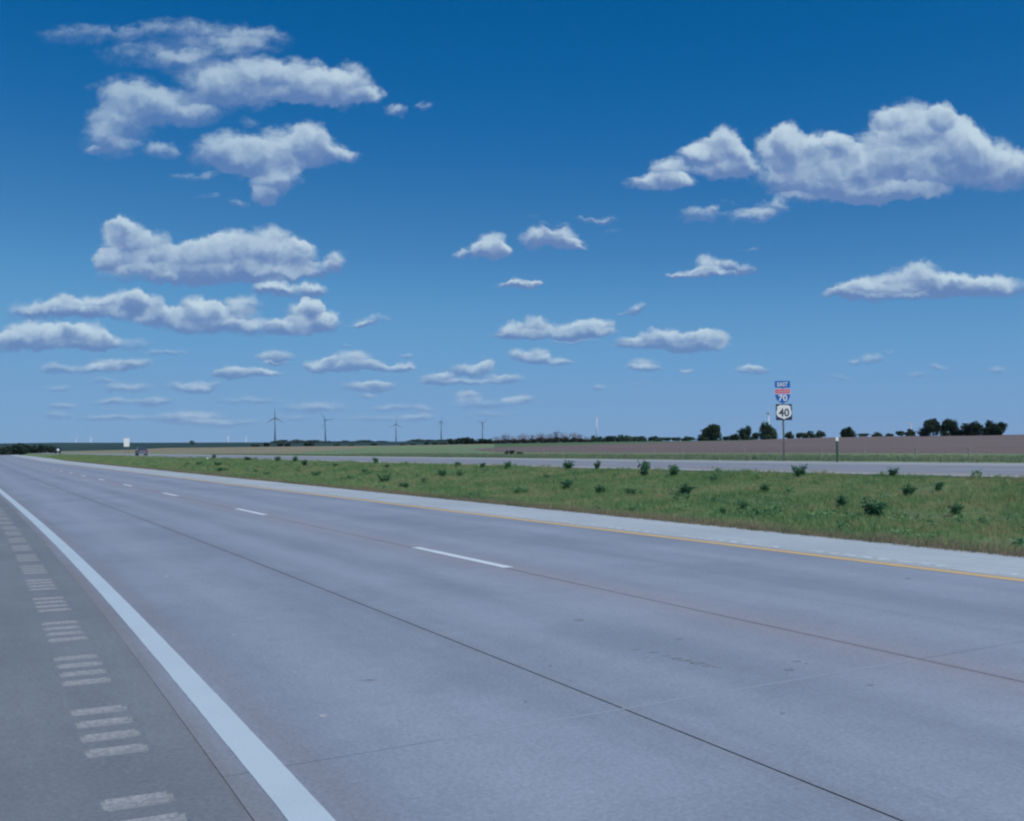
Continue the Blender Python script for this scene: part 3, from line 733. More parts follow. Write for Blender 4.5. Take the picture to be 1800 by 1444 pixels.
for i_ in range(3):
    lm_, sm_ = None, None
    rg_ = random.Random(200 + i_); v_, f_ = [], []
    for _ in range(60):
        c_ = Vector((rg_.gauss(0, .28), rg_.gauss(0, .28), rg_.uniform(.04, .62))); sz_ = rg_.uniform(.08, .16)
        n_ = Vector((rg_.gauss(0, 1), rg_.gauss(0, 1), rg_.gauss(.7, .5))).normalized(); u_ = n_.orthogonal().normalized(); w_ = n_.cross(u_); k_ = len(v_)
        v_ += [tuple(c_ - u_ * sz_), tuple(c_ - w_ * sz_ * .5), tuple(c_ + u_ * sz_), tuple(c_ + w_ * sz_ * .5)]; f_.append((k_, k_+1, k_+2, k_+3))
    me_ = bpy.data.meshes.new('broad_leaves'); me_.from_pydata(v_, [], f_); FB.append(bpy.data.objects.new('broad_leaves', me_))
M_FORB = blade_mat('broad_leaves', [(.3, (.090, .210, .110)), (.5, (.130, .265, .125)), (.7, (.190, .30, .135))], nscale=.6)
for o_ in FB: o_.data.materials.append(M_FORB)
cl_s = rng.uniform(0, 1, 150) ** 1.3 * 150; cl_k = rng.uniform(.08, .98, 150)
ci = rng.integers(0, 150, 340)
fs_ = cl_s[ci] + rng.normal(0, .9, 340) * (1 + cl_s[ci] / 60); fk_ = np.clip(cl_k[ci] + rng.normal(0, .05, 340), .04, .99)
fxy = XY(fs_, med_r(fs_, fk_)); fp = np.concatenate([fxy, terrain(fxy[:, 0], fxy[:, 1])[:, None] - .02], 1)
sc_f = scatter('broadleaf_plants', FB, fp, rng.uniform(.14, .30, 340) * (1 + np.clip(fs_, 0, 200) / 160), 'patches of darker low broad leaved plants mixed into the median grass')
sc_f['category'] = 'ground cover'
VT = [tuft('verge_tuft', 9, .22, .2, .008, .7, M_VERGEBL, 8), tuft('verge_tuft', 8, .28, .2, .007, .5, M_VERGEBL, 9)]
w1, _, _ = rand_pts(26000, 15, 230, 0, 1, lambda s_, k_: FR1 + .3 + 36 * k_)
scatter('verge_grass', VT, w1, rng.uniform(.6, 1.4, len(w1)), 'light green grass on the verge beyond the far carriageway')

# ------------------------------------------------------------------ weeds in the median
M_WEED = blade_mat('weed_leaves', [(.3, (.042, .135, .078)), (.5, (.064, .175, .094)), (.7, (.10, .21, .105))], nscale=1.5)
M_STEM = material('weed_stem', (.07, .11, .05))
def weed_mesh(seed, tall=1.0):
    rg = random.Random(seed); v, f = [], []; sb = MB()
    for k_ in range(9):
        a = rg.uniform(0, 6.283); l = rg.uniform(.1, .55); h = rg.uniform(.5, 1.0) * tall
        tip = Vector((math.cos(a) * l, math.sin(a) * l, h))
        sb.tube([(0.03 * math.cos(a), .03 * math.sin(a), 0), tuple(tip * .55 + Vector((0, 0, .06))), tuple(tip)], [.014, .010, .004], 4)
        for q in range(46):
            t = rg.uniform(.12, 1.0); c = tip * t + Vector((rg.gauss(0, .10), rg.gauss(0, .10), rg.gauss(0, .05)))
            c.z = max(c.z, .03)
            sz = rg.uniform(.07, .14) * (1.15 - .4 * t)
            n = Vector((rg.gauss(0, 1), rg.gauss(0, 1), rg.gauss(.6, .6))).normalized(); u = n.orthogonal().normalized(); w = n.cross(u)
            i = len(v); v += [tuple(c - u * sz), tuple(c - w * sz * .5), tuple(c + u * sz), tuple(c + w * sz * .5)]; f.append((i, i+1, i+2, i+3))
    lm = bpy.data.meshes.new('leaves'); lm.from_pydata(v, [], f); lm.materials.append(M_WEED)
    sm = bpy.data.meshes.new('stem'); sm.from_pydata(sb.v, [], sb.f); sm.materials.append(M_STEM)
    return lm, sm
WM = [weed_mesh(i, 1.0) for i in range(5)]
WEEDS = [  # px x, base y, width px, height px, label
 (1132, 838, 24, 24, 'tall dark weed with upright stalks against the far carriageway, left of a close pair'),
 (1184, 837, 27, 15, 'round dark weed clump against the far carriageway, right one of the close pair'),
 (1205, 870, 26, 18, 'dark round weed clump lower down the grass strip below the close pair of weeds'),
 (1406, 838, 27, 16, 'dark weed clump at the grass top just right of the route sign post'),
 (1345, 866, 25, 14, 'dark green weed clump in the grass below and left of the route sign'),
 (996, 860, 24, 14, 'dark weed clump low in the grass below the weed pair left of centre right'),
 (998, 826, 22, 13, 'broad weed clump against the far carriageway, straight above the low dark weed'),
 (1050, 825, 12, 13, 'narrow upright weed clump alone against the far carriageway'),
 (893, 825, 14, 11, 'small weed clump on the grass crest right of the thin turbine row'),
 (848, 823, 14, 8, 'small low weed clump on the grass crest below the rightmost grey turbine'),
 (803, 822, 15, 8, 'small weed clump on the grass crest below the fourth grey turbine'),
 (778, 841, 17, 13, 'dark weed clump in mid grass, left one of two below the fourth grey turbine'),
 (808, 840, 14, 12, 'dark weed clump in mid grass, right one of two below the fourth grey turbine'),
 (676, 850, 25, 14, 'large dark weed clump low in the grass below the third grey turbine'),
 (661, 815, 14, 9, 'small dark weed on the grass crest below the third grey turbine'),
 (537, 819, 14, 9, 'dark weed left of the second grey turbine in the upper grass'),
 (1570, 838, 20, 12, 'wispy pale weed on the grass crest toward the right side'),
 (1597, 872, 24, 18, 'blurred dark weed clump in the grass at the right, upper one'),
 (1535, 908, 44, 24, 'widest dark weed clump low in the grass at the right'),
 (1480, 893, 26, 20, 'dark weed clump just left of the widest low clump at the right'),
 (1306, 898, 18, 14, 'small dark weed low in the grass below the route sign'),
 (1271, 904, 12, 8, 'tiny bluish weed near the shoulder left below the route sign'),
 (388, 831, 24, 8, 'flat dark weed clump in the left grass just below the pair of small lumps'),
 (383, 820, 14, 6, 'small flat weed above the flat dark clump at left'),
 (449, 833, 14, 7, 'dark weed in the left grass, left one of a pair by the brown edge'),
 (468, 838, 18, 7, 'dark weed in the left grass, right one of a pair by the brown edge'),
 (350, 818, 14, 5, 'low dark weed in the left grass beside the white litter'),
 (330, 818, 10, 4, 'smallest low dark weed left of the white litter'),
 (376, 806, 8, 6, 'dark lump of weed touching the white litter at left'),
 (436, 810, 18, 6, 'wide low weed by the far carriageway left of the first turbine'),
 (490, 812, 16, 8, 'weed clump on the grass crest under the first turbine'),
 (520, 812, 14, 8, 'weed clump on the grass crest right of the first turbine'),
 (612, 845, 26, 7, 'low dark weed by the near shoulder below the second turbine'),
 (556, 838, 18, 7, 'low dark weed in the grass below the second turbine'),
 (680, 824, 13, 7, 'small weed in the upper grass between the second and third turbines'),
 (745, 850, 18, 8, 'low dark weed in the lower grass right of the large clump below the third turbine'),
 (712, 858, 24, 7, 'flat dark weed near the brown edge below the third and fourth turbines'),
 (915, 868, 26, 9, 'flat blurred weed low in the grass left of the low dark weed near the middle'),
 (1055, 868, 22, 12, 'pale green weed low in the grass straight below the narrow upright weed'),
 (1110, 872, 26, 11, 'blurred dark weed low in the grass left of the round clump below the pair'),
 (588, 822, 14, 6, 'small dark weed in the upper grass below the second grey turbine'),
 (640, 832, 16, 6, 'small flat weed in mid grass left of the large clump below the third turbine'),
 (960, 842, 14, 7, 'small weed in the upper grass left of the broad weed on the far carriageway'),
 (1255, 846, 16, 8, 'small weed in the upper grass between the close pair and the route sign'),
 (1650, 862, 22, 12, 'dark weed in the upper grass near the right end of the strip'),
 (1680, 905, 26, 16, 'dark weed low in the grass near the right end of the strip'),
]
for i, (wx, wy, ww, wh, lab) in enumerate(WEEDS):
    x, y, z, d = hit(wx, wy)
    lm, sm = WM[i % 5]
    e = empty('weed_clump', (x, y, z - .02), random.uniform(0, 6))
    sxy = ww / FPX * y; sz_ = wh / FPX * y / .80 + .05
    e.scale = (sxy, sxy, sz_)
    obj('leaves', lm, e); obj('stem', sm, e)
    tag(e, lab, 'weed', 'weed clumps in the grass between the carriageways')
# scrap of white litter
x, y, z, d = hit(364, 808)
lit = MB(); lit.v = [(-.22, 0, 0), (.2, -.1, .02), (.26, .16, .2), (-.1, .2, .32), (0, 0, .38), (.1, .1, .0)]; lit.f = [(0, 1, 4), (1, 2, 4), (2, 3, 4), (3, 0, 4), (0, 5, 1), (1, 5, 2), (2, 5, 3), (3, 5, 0)]
o = lit.build('litter', material('white_plastic', (.6, .62, .62), rough=.5), loc=(x, y, z)); o.scale = (.6, .6, .6)
tag(o, 'crumpled white litter lying in the grass at the left', 'litter')

# ------------------------------------------------------------------ trees
def leaf_mat(name, a, b, c):
    return blade_mat(name, [(.32, a), (.5, b), (.7, c)], rnd=.25, nscale=.35)
M_LEAF = leaf_mat('leaves_dark', (.012, .030, .020), (.020, .046, .028), (.034, .066, .036))
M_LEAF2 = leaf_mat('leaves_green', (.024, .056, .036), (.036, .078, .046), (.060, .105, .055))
M_BARK = material('bark', (.055, .045, .040), rough=.95, var=.4, scale=3)
def crown_mesh(seed, n, lobes, leaf, mat, low=0.12):
    """unit crown: x,y in about -1..1, z 0..1"""
    rg = random.Random(seed); v, f = [], []
    L = []
    for i in range(lobes):
        a = rg.uniform(0, 6.283); z = rg.uniform(.14, .72)
        q = rg.uniform(.25, .66) * math.sqrt(max(.12, 1 - (max(z - .34, 0) / .46) ** 2))
        L.append((Vector((q * math.cos(a), q * math.sin(a), z)), rg.uniform(.26, .40)))
    L.append((Vector((0, 0, .45)), .5))
    for _ in range(n):
        c, rad = rg.choice(L)
        d = Vector((rg.gauss(0, 1), rg.gauss(0, 1), rg.gauss(0, 1))).normalized()
        p = c + Vector((d.x, d.y, d.z * .72)) * rad * (rg.random() ** .35) * rg.uniform(.9, 1.12)
        if p.z < .02: p.z = rg.uniform(.02, .15)
        s_ = leaf * rg.uniform(.5, 1.3)
        nn = (d + Vector((rg.gauss(0, .6), rg.gauss(0, .6), rg.gauss(0, .6)))).normalized(); u = nn.orthogonal().normalized()
        u = Matrix.Rotation(rg.uniform(0, 6.28), 3, nn) @ u; w = nn.cross(u)
        i = len(v); z_ = .75
        for q_ in (u * s_, w * s_ * .6, u * -s_, w * -s_ * .6): v.append((p.x + q_.x, p.y + q_.y, p.z + q_.z * z_))
        f.append((i, i+1, i+2, i+3))
    me = bpy.data.meshes.new('crown'); me.from_pydata(v, [], f); me.materials.append(mat); return me
def trunk_mesh(seed):
    rg = random.Random(seed); b = MB()
    b.tube([(0, 0, -.05), (.01, 0, .15), (.02, .01, .42), (0, .02, .72)], [.045, .036, .026, .010], 7)
    for k_ in range(7):
        a = k_ * 2.4 + rg.uniform(-.4, .4); z = rg.uniform(.18, .5); l = rg.uniform(.3, .6)
        b.tube([(0, 0, z), (l * .5 * math.cos(a), l * .5 * math.sin(a), z + .12), (l * math.cos(a), l * math.sin(a), z + .24)], [.022, .014, .005], 5)
    me = bpy.data.meshes.new('trunk'); me.from_pydata(b.v, [], b.f); me.materials.append(M_BARK); return me
BIG = [crown_mesh(i, 3200, 14, .075, M_LEAF) for i in (21, 22, 23, 24)]
BIG2 = [crown_mesh(i, 2200, 12, .08, M_LEAF2) for i in (31, 32)]
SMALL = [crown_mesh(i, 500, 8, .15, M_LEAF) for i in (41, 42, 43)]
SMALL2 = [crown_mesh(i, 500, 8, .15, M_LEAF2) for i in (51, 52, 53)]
TR = [trunk_mesh(i) for i in (61, 62, 63)]
tcount = 0
def tree(name, x0, x1, ytop, ybase, Dm, crowns, label, group, cat='tree', widen=1.14):
    """a tree whose crown spans columns x0..x1 of the photo, standing at distance Dm"""
    global tcount
    xm = (x0 + x1) / 2
    x, y, z = azd(xm, Dm)
    htop = EYE + (horizon_y(xm) - ytop) * y / FPX
    hgt = max(htop - z, .8) * 1.02
    wid = (x1 - x0) / FPX * y / 2 * widen
    e = empty(name, (x, y, z - .05), random.uniform(0, 6.28)); e.scale = (wid, wid, hgt)
    obj('trunk', TR[tcount % 3], e); cr0 = obj('crown', crowns[tcount % len(crowns)], e); cr0.location = (0, 0, -.13); cr0.scale = (1, 1, 1.14)
    tag(e, label, cat, group); tcount += 1
    return e
GT = 'trees along the top of the plowed field'
tree('leafy_tree', 1225, 1274, 742, 775, 560, BIG, 'big rounded dark tree leftmost on the crest of the plowed field', GT)
tree('leafy_tree', 1295, 1326, 747, 773, 585, BIG2, 'medium green tree between the leftmost round tree and the tree behind the route sign', GT)
tree('bush', 1279, 1302, 761, 774, 580, BIG, 'low dark bush at the foot of the medium tree on the field crest', GT, 'bush')
tree('bush', 1318, 1336, 760, 773, 590, BIG, 'low dark bush in the gap left of the tree behind the route sign', GT, 'bush')
tree('leafy_tree', 1327, 1373, 740, 773, 575, BIG2, 'wide flat-topped tree with dark trunk just left of the route sign post', GT)
tree('bush', 1268, 1285, 766, 775, 600, BIG, 'smallest low bush right beside the leftmost round tree', GT, 'bush')
tree('leafy_tree', 1473, 1506, 748, 770, 560, BIG, 'solitary round tree just right of the green marker post', GT)
tree('leafy_tree', 1613, 1654, 735, 766, 540, BIG, 'big dark tree left one of the two joined at the right end of the crest', GT)
tree('leafy_tree', 1651, 1691, 732, 765, 550, BIG, 'big dark tree right one of the two joined at the right end of the crest', GT)
tree('leafy_tree', 1689, 1730, 739, 765, 545, BIG, 'dark tree at the far right end of the crest, right of the joined pair', GT)
tree('leafy_tree', 1726, 1772, 735, 765, 545, BIG, 'rightmost dark tree on the field crest, beyond the joined pair', GT)
GD = 'small distant trees behind the plowed field'
for (a, b, t, D_, lab) in [
  (1374, 1396, 757, 800, 'distant low tree touching the right side of the route sign post'),
  (1394, 1416, 759, 780, 'distant low tree second right of the route sign post'),
  (1405, 1440, 757, 640, 'long low dark bush midway between sign post and green marker post'),
  (1430, 1455, 755, 800, 'distant bluish tree nearest left of the green marker post'),
  (1506, 1530, 761, 900, 'distant small tree right beside the solitary round tree'),
  (1530, 1556, 759, 900, 'distant small tree second right of the solitary round tree'),
  (1554, 1576, 761, 950, 'distant low tree in the middle of the gap left of the joined pair'),
  (1574, 1592, 756, 820, 'distant small pointed tree left of the bushy one by the joined pair'),
  (1590, 1616, 753, 780, 'distant bushy tree touching the left side of the joined pair'),
  (1194, 1228, 766, 900, 'distant low tree line stub left of the leftmost round tree'),
  (1174, 1198, 768, 950, 'distant low bush at right end of the central tree row')]:
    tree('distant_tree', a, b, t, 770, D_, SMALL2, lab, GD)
ordn = ['first', 'second', 'third', 'fourth', 'fifth', 'sixth', 'seventh', 'eighth', 'ninth', 'tenth', 'eleventh', 'twelfth', 'thirteenth', 'fourteenth', 'fifteenth', 'sixteenth', 'seventeenth', 'eighteenth', 'nineteenth', 'twentieth']
row = [(1034, 1050, 765), (1048, 1062, 766), (1060, 1080, 764.5), (1076, 1096, 763.5), (1092, 1112, 764), (1108, 1126, 766), (1122, 1140, 766), (1138, 1160, 765.5), (1160, 1180, 768)]
for i, (a, b, t) in enumerate(row):
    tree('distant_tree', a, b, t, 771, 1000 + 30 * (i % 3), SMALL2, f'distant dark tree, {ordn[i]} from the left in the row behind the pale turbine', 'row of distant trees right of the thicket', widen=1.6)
clump_ = [(788, 806, 769), (800, 818, 768), (812, 832, 766.5), (826, 846, 770), (840, 858, 770), (852, 868, 770)]
for i, (a, b, t) in enumerate(clump_):
    tree('leafy_tree', a, b, t, 783, 640 + 15 * (i % 2), SMALL, f'dark tree, {ordn[i]} from the left in the dense clump right of the fourth turbine', 'clump of dark trees in the middle distance', widen=1.5)
hedge = [(440, 458, 780), (461, 475, 777), (485, 500, 778), (498, 512, 777), (531, 553, 777), (585, 600, 780), (610, 622, 781), (650, 664, 779), (700, 712, 780), (718, 732, 779), (742, 756, 777), (755, 772, 777), (770, 790, 777)]
for i, (a, b, t) in enumerate(hedge):
    tree('bush', a, b, t, 787, 600, SMALL, f'small dark bush, {ordn[i]} from the left along the far edge of the dry field', 'bushes along the far edge of the left fields', 'bush')
# woods on the ridge behind the left turbines
ridge_t = [(x_, x_ + 20, t_) for x_, t_ in ((474, 774), (488, 772.5), (504, 772.5), (520, 773), (536, 773), (552, 773.5), (566, 775), (582, 775.5), (600, 774), (618, 775), (626, 773), (644, 775), (662, 774.5), (716, 772), (732, 771.5), (748, 772), (764, 772.5), (778, 771))]
for i, (a, b, t) in enumerate(ridge_t):
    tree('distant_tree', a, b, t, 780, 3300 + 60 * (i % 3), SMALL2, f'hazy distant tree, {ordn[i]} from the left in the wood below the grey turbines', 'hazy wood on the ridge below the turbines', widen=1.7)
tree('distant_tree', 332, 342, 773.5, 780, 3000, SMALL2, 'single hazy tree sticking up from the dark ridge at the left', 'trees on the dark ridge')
for i, (a, b, t) in enumerate([(20, 48, 776), (44, 70, 778), (66, 86, 780), (84, 98, 781), (0, 24, 779)]):
    tree('leafy_tree', a, b, t, 797, 900, SMALL, ['second', 'third', 'fourth', 'fifth', 'first'][i] + ' dark tree from the left in the roadside group where the highway vanishes', 'roadside trees where the highway vanishes', widen=1.6)

# thicket of bare brush left of centre
M_TWIG = material('bare_twigs', (.155, .115, .120), rough=.9)
def bare_mesh(seed, nb=26):
    rg = random.Random(seed); b = MB()
    for k_ in range(nb):
        a = rg.uniform(0, 6.283); l = rg.uniform(.15, .9); h = rg.uniform(.45, 1.0) * (1 - .3 * l)
        p1 = Vector((l * .45 * math.cos(a), l * .45 * math.sin(a), h * .5)); p2 = Vector((l * math.cos(a), l * math.sin(a), h))
        b.tube([(0, 0, 0), tuple(p1), tuple(p2)], [.022, .016, .006], 3, cap=False)
        for _ in range(5):
            t = rg.uniform(.4, 1); s_ = p1.lerp(p2, t) if t > .5 else p1 * t * 2
            e_ = s_ + Vector((rg.gauss(0, .16), rg.gauss(0, .16), rg.uniform(.05, .25)))
            b.tube([tuple(s_), tuple(e_)], [.010, .005], 3, cap=False)
    me = bpy.data.meshes.new('branches'); me.from_pydata(b.v, [], b.f); me.materials.append(M_TWIG); return me
BM = [bare_mesh(i) for i in (71, 72, 73)]
M_LEAF3 = leaf_mat('thicket_leaves', (.040, .048, .040), (.060, .064, .050), (.085, .080, .070))
UM = [crown_mesh(i, 420, 7, .15, M_LEAF3) for i in (81, 82)]
thick = [(862, 884, 766), (878, 900, 762), (894, 914, 764), (908, 930, 761), (924, 944, 763), (938, 962, 757), (956, 976, 761), (968, 990, 756), (984, 1004, 758), (998, 1018, 759), (1010, 1030, 763), (1022, 1042, 766)]
for i, (a, b, t) in enumerate(thick):
    xm = (a + b) / 2; D_ = 640 + 25 * (i % 3)
    x, y, z = azd(xm, D_); hh = EYE + (horizon_y(xm) - t) * y / FPX - z
    e = empty('bare_bush', (x, y, z - .05), random.uniform(0, 6)); w_ = (b - a) / FPX * y / 2 * 1.25; e.scale = (w_, w_, hh)
    obj('branches', BM[i % 3], e); c = obj('undergrowth', UM[i % 2], e); c.scale = (1, 1, .55)
    tag(e, f'leafless purplish brush, {ordn[i]} from the left in the thicket by the plowed field', 'bush', 'thicket of bare brush in the middle distance')
for i, (a, b, t, by) in enumerate([(884, 908, 790, 798), (1316, 1330, 806, 809), (905, 920, 793, 797)]):
    x, y, z = azd((a + b) / 2, 170 if i != 1 else 70)
    e = empty('bush', (x, y, z - .05)); w_ = (b - a) / FPX * y / 2; hh = max(.3, EYE + (horizon_y((a + b) / 2) - t) * y / FPX - z); e.scale = (w_, w_, hh)
    obj('crown', SMALL2[i % 3], e)
    tag(e, ['green bush at the left tip of the plowed field', 'flat dark bush on the verge at the far road edge', 'lower green bush beside the bush at the plowed field tip'][i], 'bush')

# ------------------------------------------------------------------ wind turbines
M_TSHADE = material('turbine_shade_grey', (.105, .150, .210), rough=.5)  # cloud shade put into the colour; the towers themselves are whitish
M_TW = material('turbine_white', (.62, .66, .70), rough=.5)
def turbine(px, hub_y, Dm, rot0, yaw, mat, label, blade=40.0, facing=0.0):
    x, y, z = azd(px, Dm)
    hz = EYE + (horizon_y(px) - hub_y) * y / FPX - z
    e = empty('wind_turbine', (x, y, z), 0)
    MB().tube([(0, 0, -2), (0, 0, hz * .5), (0, 0, hz - 1)], [2.9, 2.3, 1.6], 14).build('tower', mat, e, smooth=True)
    n = MB(); n.box((0, 2.5, 0), (2.0, 5.2, 2.0)); no = n.build('nacelle', mat, e); no.location = (0, 0, hz); no.rotation_euler = (0, 0, yaw)
    MB().tube([(0, 0, 0), (0, -2.2, 0), (0, -3.4, 0)], [1.9, 1.5, .3], 10).build('hub', mat, no, smooth=True, loc=(0, -2.7, 0))
    for k_ in range(3):
        b = MB(); L = blade
        prof = [(0, 1.0, .9), (.08, 1.9, .8), (.22, 2.0, .5), (.5, 1.35, .35), (.8, .8, .2), (1, .25, .1)]
        for (t, w_, th) in prof:
            for (sx, sy) in ((-.35, 0), (0, -.5), (.65, 0), (0, .5)): b.v.append((sx * w_ * 1.5, sy * th, t * L))
        for q in range(5):
            for j in range(4): b.f.append((q*4 + j, q*4 + (j+1) % 4, q*4 + 4 + (j+1) % 4, q*4 + 4 + j))
        b.f += [(3, 2, 1, 0), (20, 21, 22, 23)]
        bo = b.build('blade', mat, no, smooth=True, loc=(0, -4.0, 0)); bo.rotation_euler = (0, math.radians(rot0 + 120 * k_), 0)
    tag(e, label, 'wind turbine', 'wind turbines on the horizon')
R_ = math.radians
turbine(483, 735, 3700, -2, R_(8), M_TSHADE, 'tallest shaded grey wind turbine, leftmost of the grey row', 36)
turbine(571.5, 739, 4300, -38, R_(35), M_TSHADE, 'second shaded grey wind turbine from the left, one blade pointing down', 38)
turbine(695.5, 746, 5200, 2, R_(25), M_TSHADE, 'third shaded grey wind turbine from the left, above the gap in the woods', 36)
turbine(775, 742, 4700, 0, R_(62), M_TSHADE, 'fourth shaded grey wind turbine from the left, seen nearly side on', 38)
turbine(847.5, 744, 5400, 50, R_(20), M_TSHADE, 'rightmost and faintest shaded grey turbine, above the dense tree clump', 36)
turbine(1048.5, 733, 4700, -20, R_(80), M_TW, 'white turbine standing behind the central row of trees', 20)
turbine(1351, 727, 3700, -28, R_(60), M_TW, 'pale turbine directly behind the tree left of the route sign', 26)
turbine(1601, 745, 4300, 0, R_(85), M_TW, 'faint white turbine left of the joined pair of big trees', 26)
turbine(400.5, 768, 6500, 10, R_(80), M_TW, 'tiny white turbine between the dark ridge tree and the tallest turbine', 36)
turbine(159, 770, 6800, -10, R_(80), M_TW, 'tiny white turbine on the left horizon, right one of two', 30)
turbine(133, 773, 7500, 20, R_(80), M_TW, 'tiny white turbine on the left horizon, left one of two', 30)
turbine(432, 770, 7500, 30, R_(80), M_TW, 'smallest white turbine just left of the tallest grey turbine', 30)

# ------------------------------------------------------------------ route sign
M_STEEL = material('galvanised_post', (.150, .145, .165), rough=.5, metallic=.3, var=.3, scale=3)
M_BLUE = material('sign_blue', (.004, .105, .40), rough=.35, spec=.5)
M_RED = material('sign_red', (.52, .13, .19), rough=.35, spec=.5)
M_SWHITE = material('sign_white', (.62, .66, .68), rough=.35, spec=.5)
M_BLACK = material('sign_black', (.022, .028, .060), rough=.35, spec=.5)
M_ALU = material('sign_back', (.35, .36, .38), rough=.4, metallic=.6)
M_INK = material('black_lettering', (.05, .06, .075), rough=.4)
def text(body, size, width, mat, loc, parent, thick=0.0):
    cu = bpy.data.curves.new('lettering', 'FONT'); cu.body = body; cu.size = 1; cu.extrude = .012; cu.offset = thick
    cu.align_x = 'CENTER'; cu.align_y = 'CENTER'; cu.resolution_u = 3
    t = bpy.data.objects.new('lettering', cu); COL.objects.link(t)
    bpy.context.view_layer.update()
    me = bpy.data.meshes.new_from_object(t.evaluated_get(bpy.context.evaluated_depsgraph_get()))
    bpy.data.objects.remove(t); bpy.data.curves.remove(cu)
    co = np.empty(len(me.vertices) * 3); me.vertices.foreach_get('co', co); co = co.reshape(-1, 3)
    mn, mx = co.min(0), co.max(0); c = (mn + mx) / 2; sc_ = (mx - mn)
    co[:, 0] = (co[:, 0] - c[0]) * width / sc_[0]; co[:, 1] = (co[:, 1] - c[1]) * size / sc_[1]; co[:, 2] *= .25
    me.vertices.foreach_set('co', co.ravel()); me.materials.clear(); me.materials.append(mat)
    o = obj('lettering', me, parent, loc); o.rotation_euler = (math.pi / 2, 0, 0)
    return o
def rounded(w, h, r_, n=5):
    pts = []
    for cx_, cz_, a0 in ((w/2 - r_, h/2 - r_, 0), (-w/2 + r_, h/2 - r_, 90), (-w/2 + r_, -h/2 + r_, 180), (w/2 - r_, -h/2 + r_, 270)):
        for i in range(n + 1):
            a = math.radians(a0 + 90 * i / n); pts.append((cx_ + r_ * math.cos(a), cz_ + r_ * math.sin(a)))
    return pts
v = ray(1379, 810.5); SD = (0.455 - EYE) / v[2]; sx_, sy_ = v[0] * SD, v[1] * SD
MPP = sy_ / FPX                                            # metres per photo pixel at the sign
sign = empty('route_sign', (sx_, sy_, .42), math.radians(8))
tag(sign, 'blue EAST interstate 70 and white US 40 signs stacked on one post', 'road sign')
top_z = (811 - 671) * MPP
MB().box((0, .05, top_z / 2), (.038, .030, top_z / 2)).build('post', M_STEEL, sign)
def zc_(ypix): return (811 - ypix) * MPP
SQ = 28.0 * MPP
def bolts(par, zs):
    for z_ in zs: MB().tube([(0, -.018, z_), (0, -.004, z_)], .014, 8).build('bolt', M_ALU, par)
# EAST panel
p = MB().prism(rounded(.86, 12.0 * MPP, .04), -.006, .006).build('direction_panel', M_BLUE, sign, loc=(-.02, 0, zc_(675.3)))
fr = MB(); 
text('EAST', 7.5 * MPP, .60, M_SWHITE, (0, -.010, 0), p, .02)
# interstate shield
def shield(w, h, k_=1.0):
    pts = []
    top = [(-.50, .40), (-.46, .50), (-.34, .475), (-.20, .465), (-.08, .48), (0, .50), (.08, .48), (.20, .465), (.34, .475), (.46, .50), (.50, .40)]
    rt = [(.52, .15), (.495, -.04), (.43, -.21), (.31, -.35), (.15, -.45), (0, -.50)]
    pts = top + rt + [(-x_, z_) for x_, z_ in rt[-2::-1]]
    return [(x_ * w * k_, z_ * h * k_) for x_, z_ in pts][::-1]
sh = MB().prism(shield(.88, 27 * MPP), -.006, .006).build('interstate_shield', M_SWHITE, sign, loc=(-.02, 0, zc_(696)))
hh = 27 * MPP
full = shield(.88, hh, .965)
def clip(poly, zcut, above):
    out_ = []
    for i in range(len(poly)):
        a, b = poly[i], poly[(i + 1) % len(poly)]
        ina = (a[1] >= zcut) == above; inb = (b[1] >= zcut) == above
        if ina: out_.append(a)
        if ina != inb:
            t = (zcut - a[1]) / (b[1] - a[1]); out_.append((a[0] + t * (b[0] - a[0]), zcut))
    return out_
MB().prism(clip(full, hh * .17, True), -.0095, -.0065).build('red_band', M_RED, sh)
MB().prism(clip(full, hh * .13, False), -.0095, -.0065).build('blue_field', M_BLUE, sh)
text('INTERSTATE', 1.9 * MPP, .62, M_SWHITE, (0, -.012, hh * .31), sh)
text('70', 11.5 * MPP, .50, M_SWHITE, (0, -.014, -hh * .12), sh, .02)
# US route panel
us = MB().prism(rounded(.92, 28.5 * MPP, .05), -.006, .006).build('us_route_panel', M_BLACK, sign, loc=(.03, 0, zc_(724.3)))
half = [(0, .455), (.10, .435), (.20, .455), (.30, .40), (.40, .33), (.37, .24), (.40, .12), (.435, .0), (.42, -.14), (.36, -.26), (.24, -.33), (.10, -.38), (0, -.44)]
usp = half + [(-x_, z_) for x_, z_ in half[-2:0:-1]]
MB().prism([(x_ * 1.0, z_ * 28.5 * MPP) for x_, z_ in usp], -.0105, -.0065).build('white_shield', M_SWHITE, us)
text('40', 14.5 * MPP, .60, M_INK, (0, -.0125, -.02), us, .022)
bolts(us, (.40, -.41)); bolts(p, (.0,))

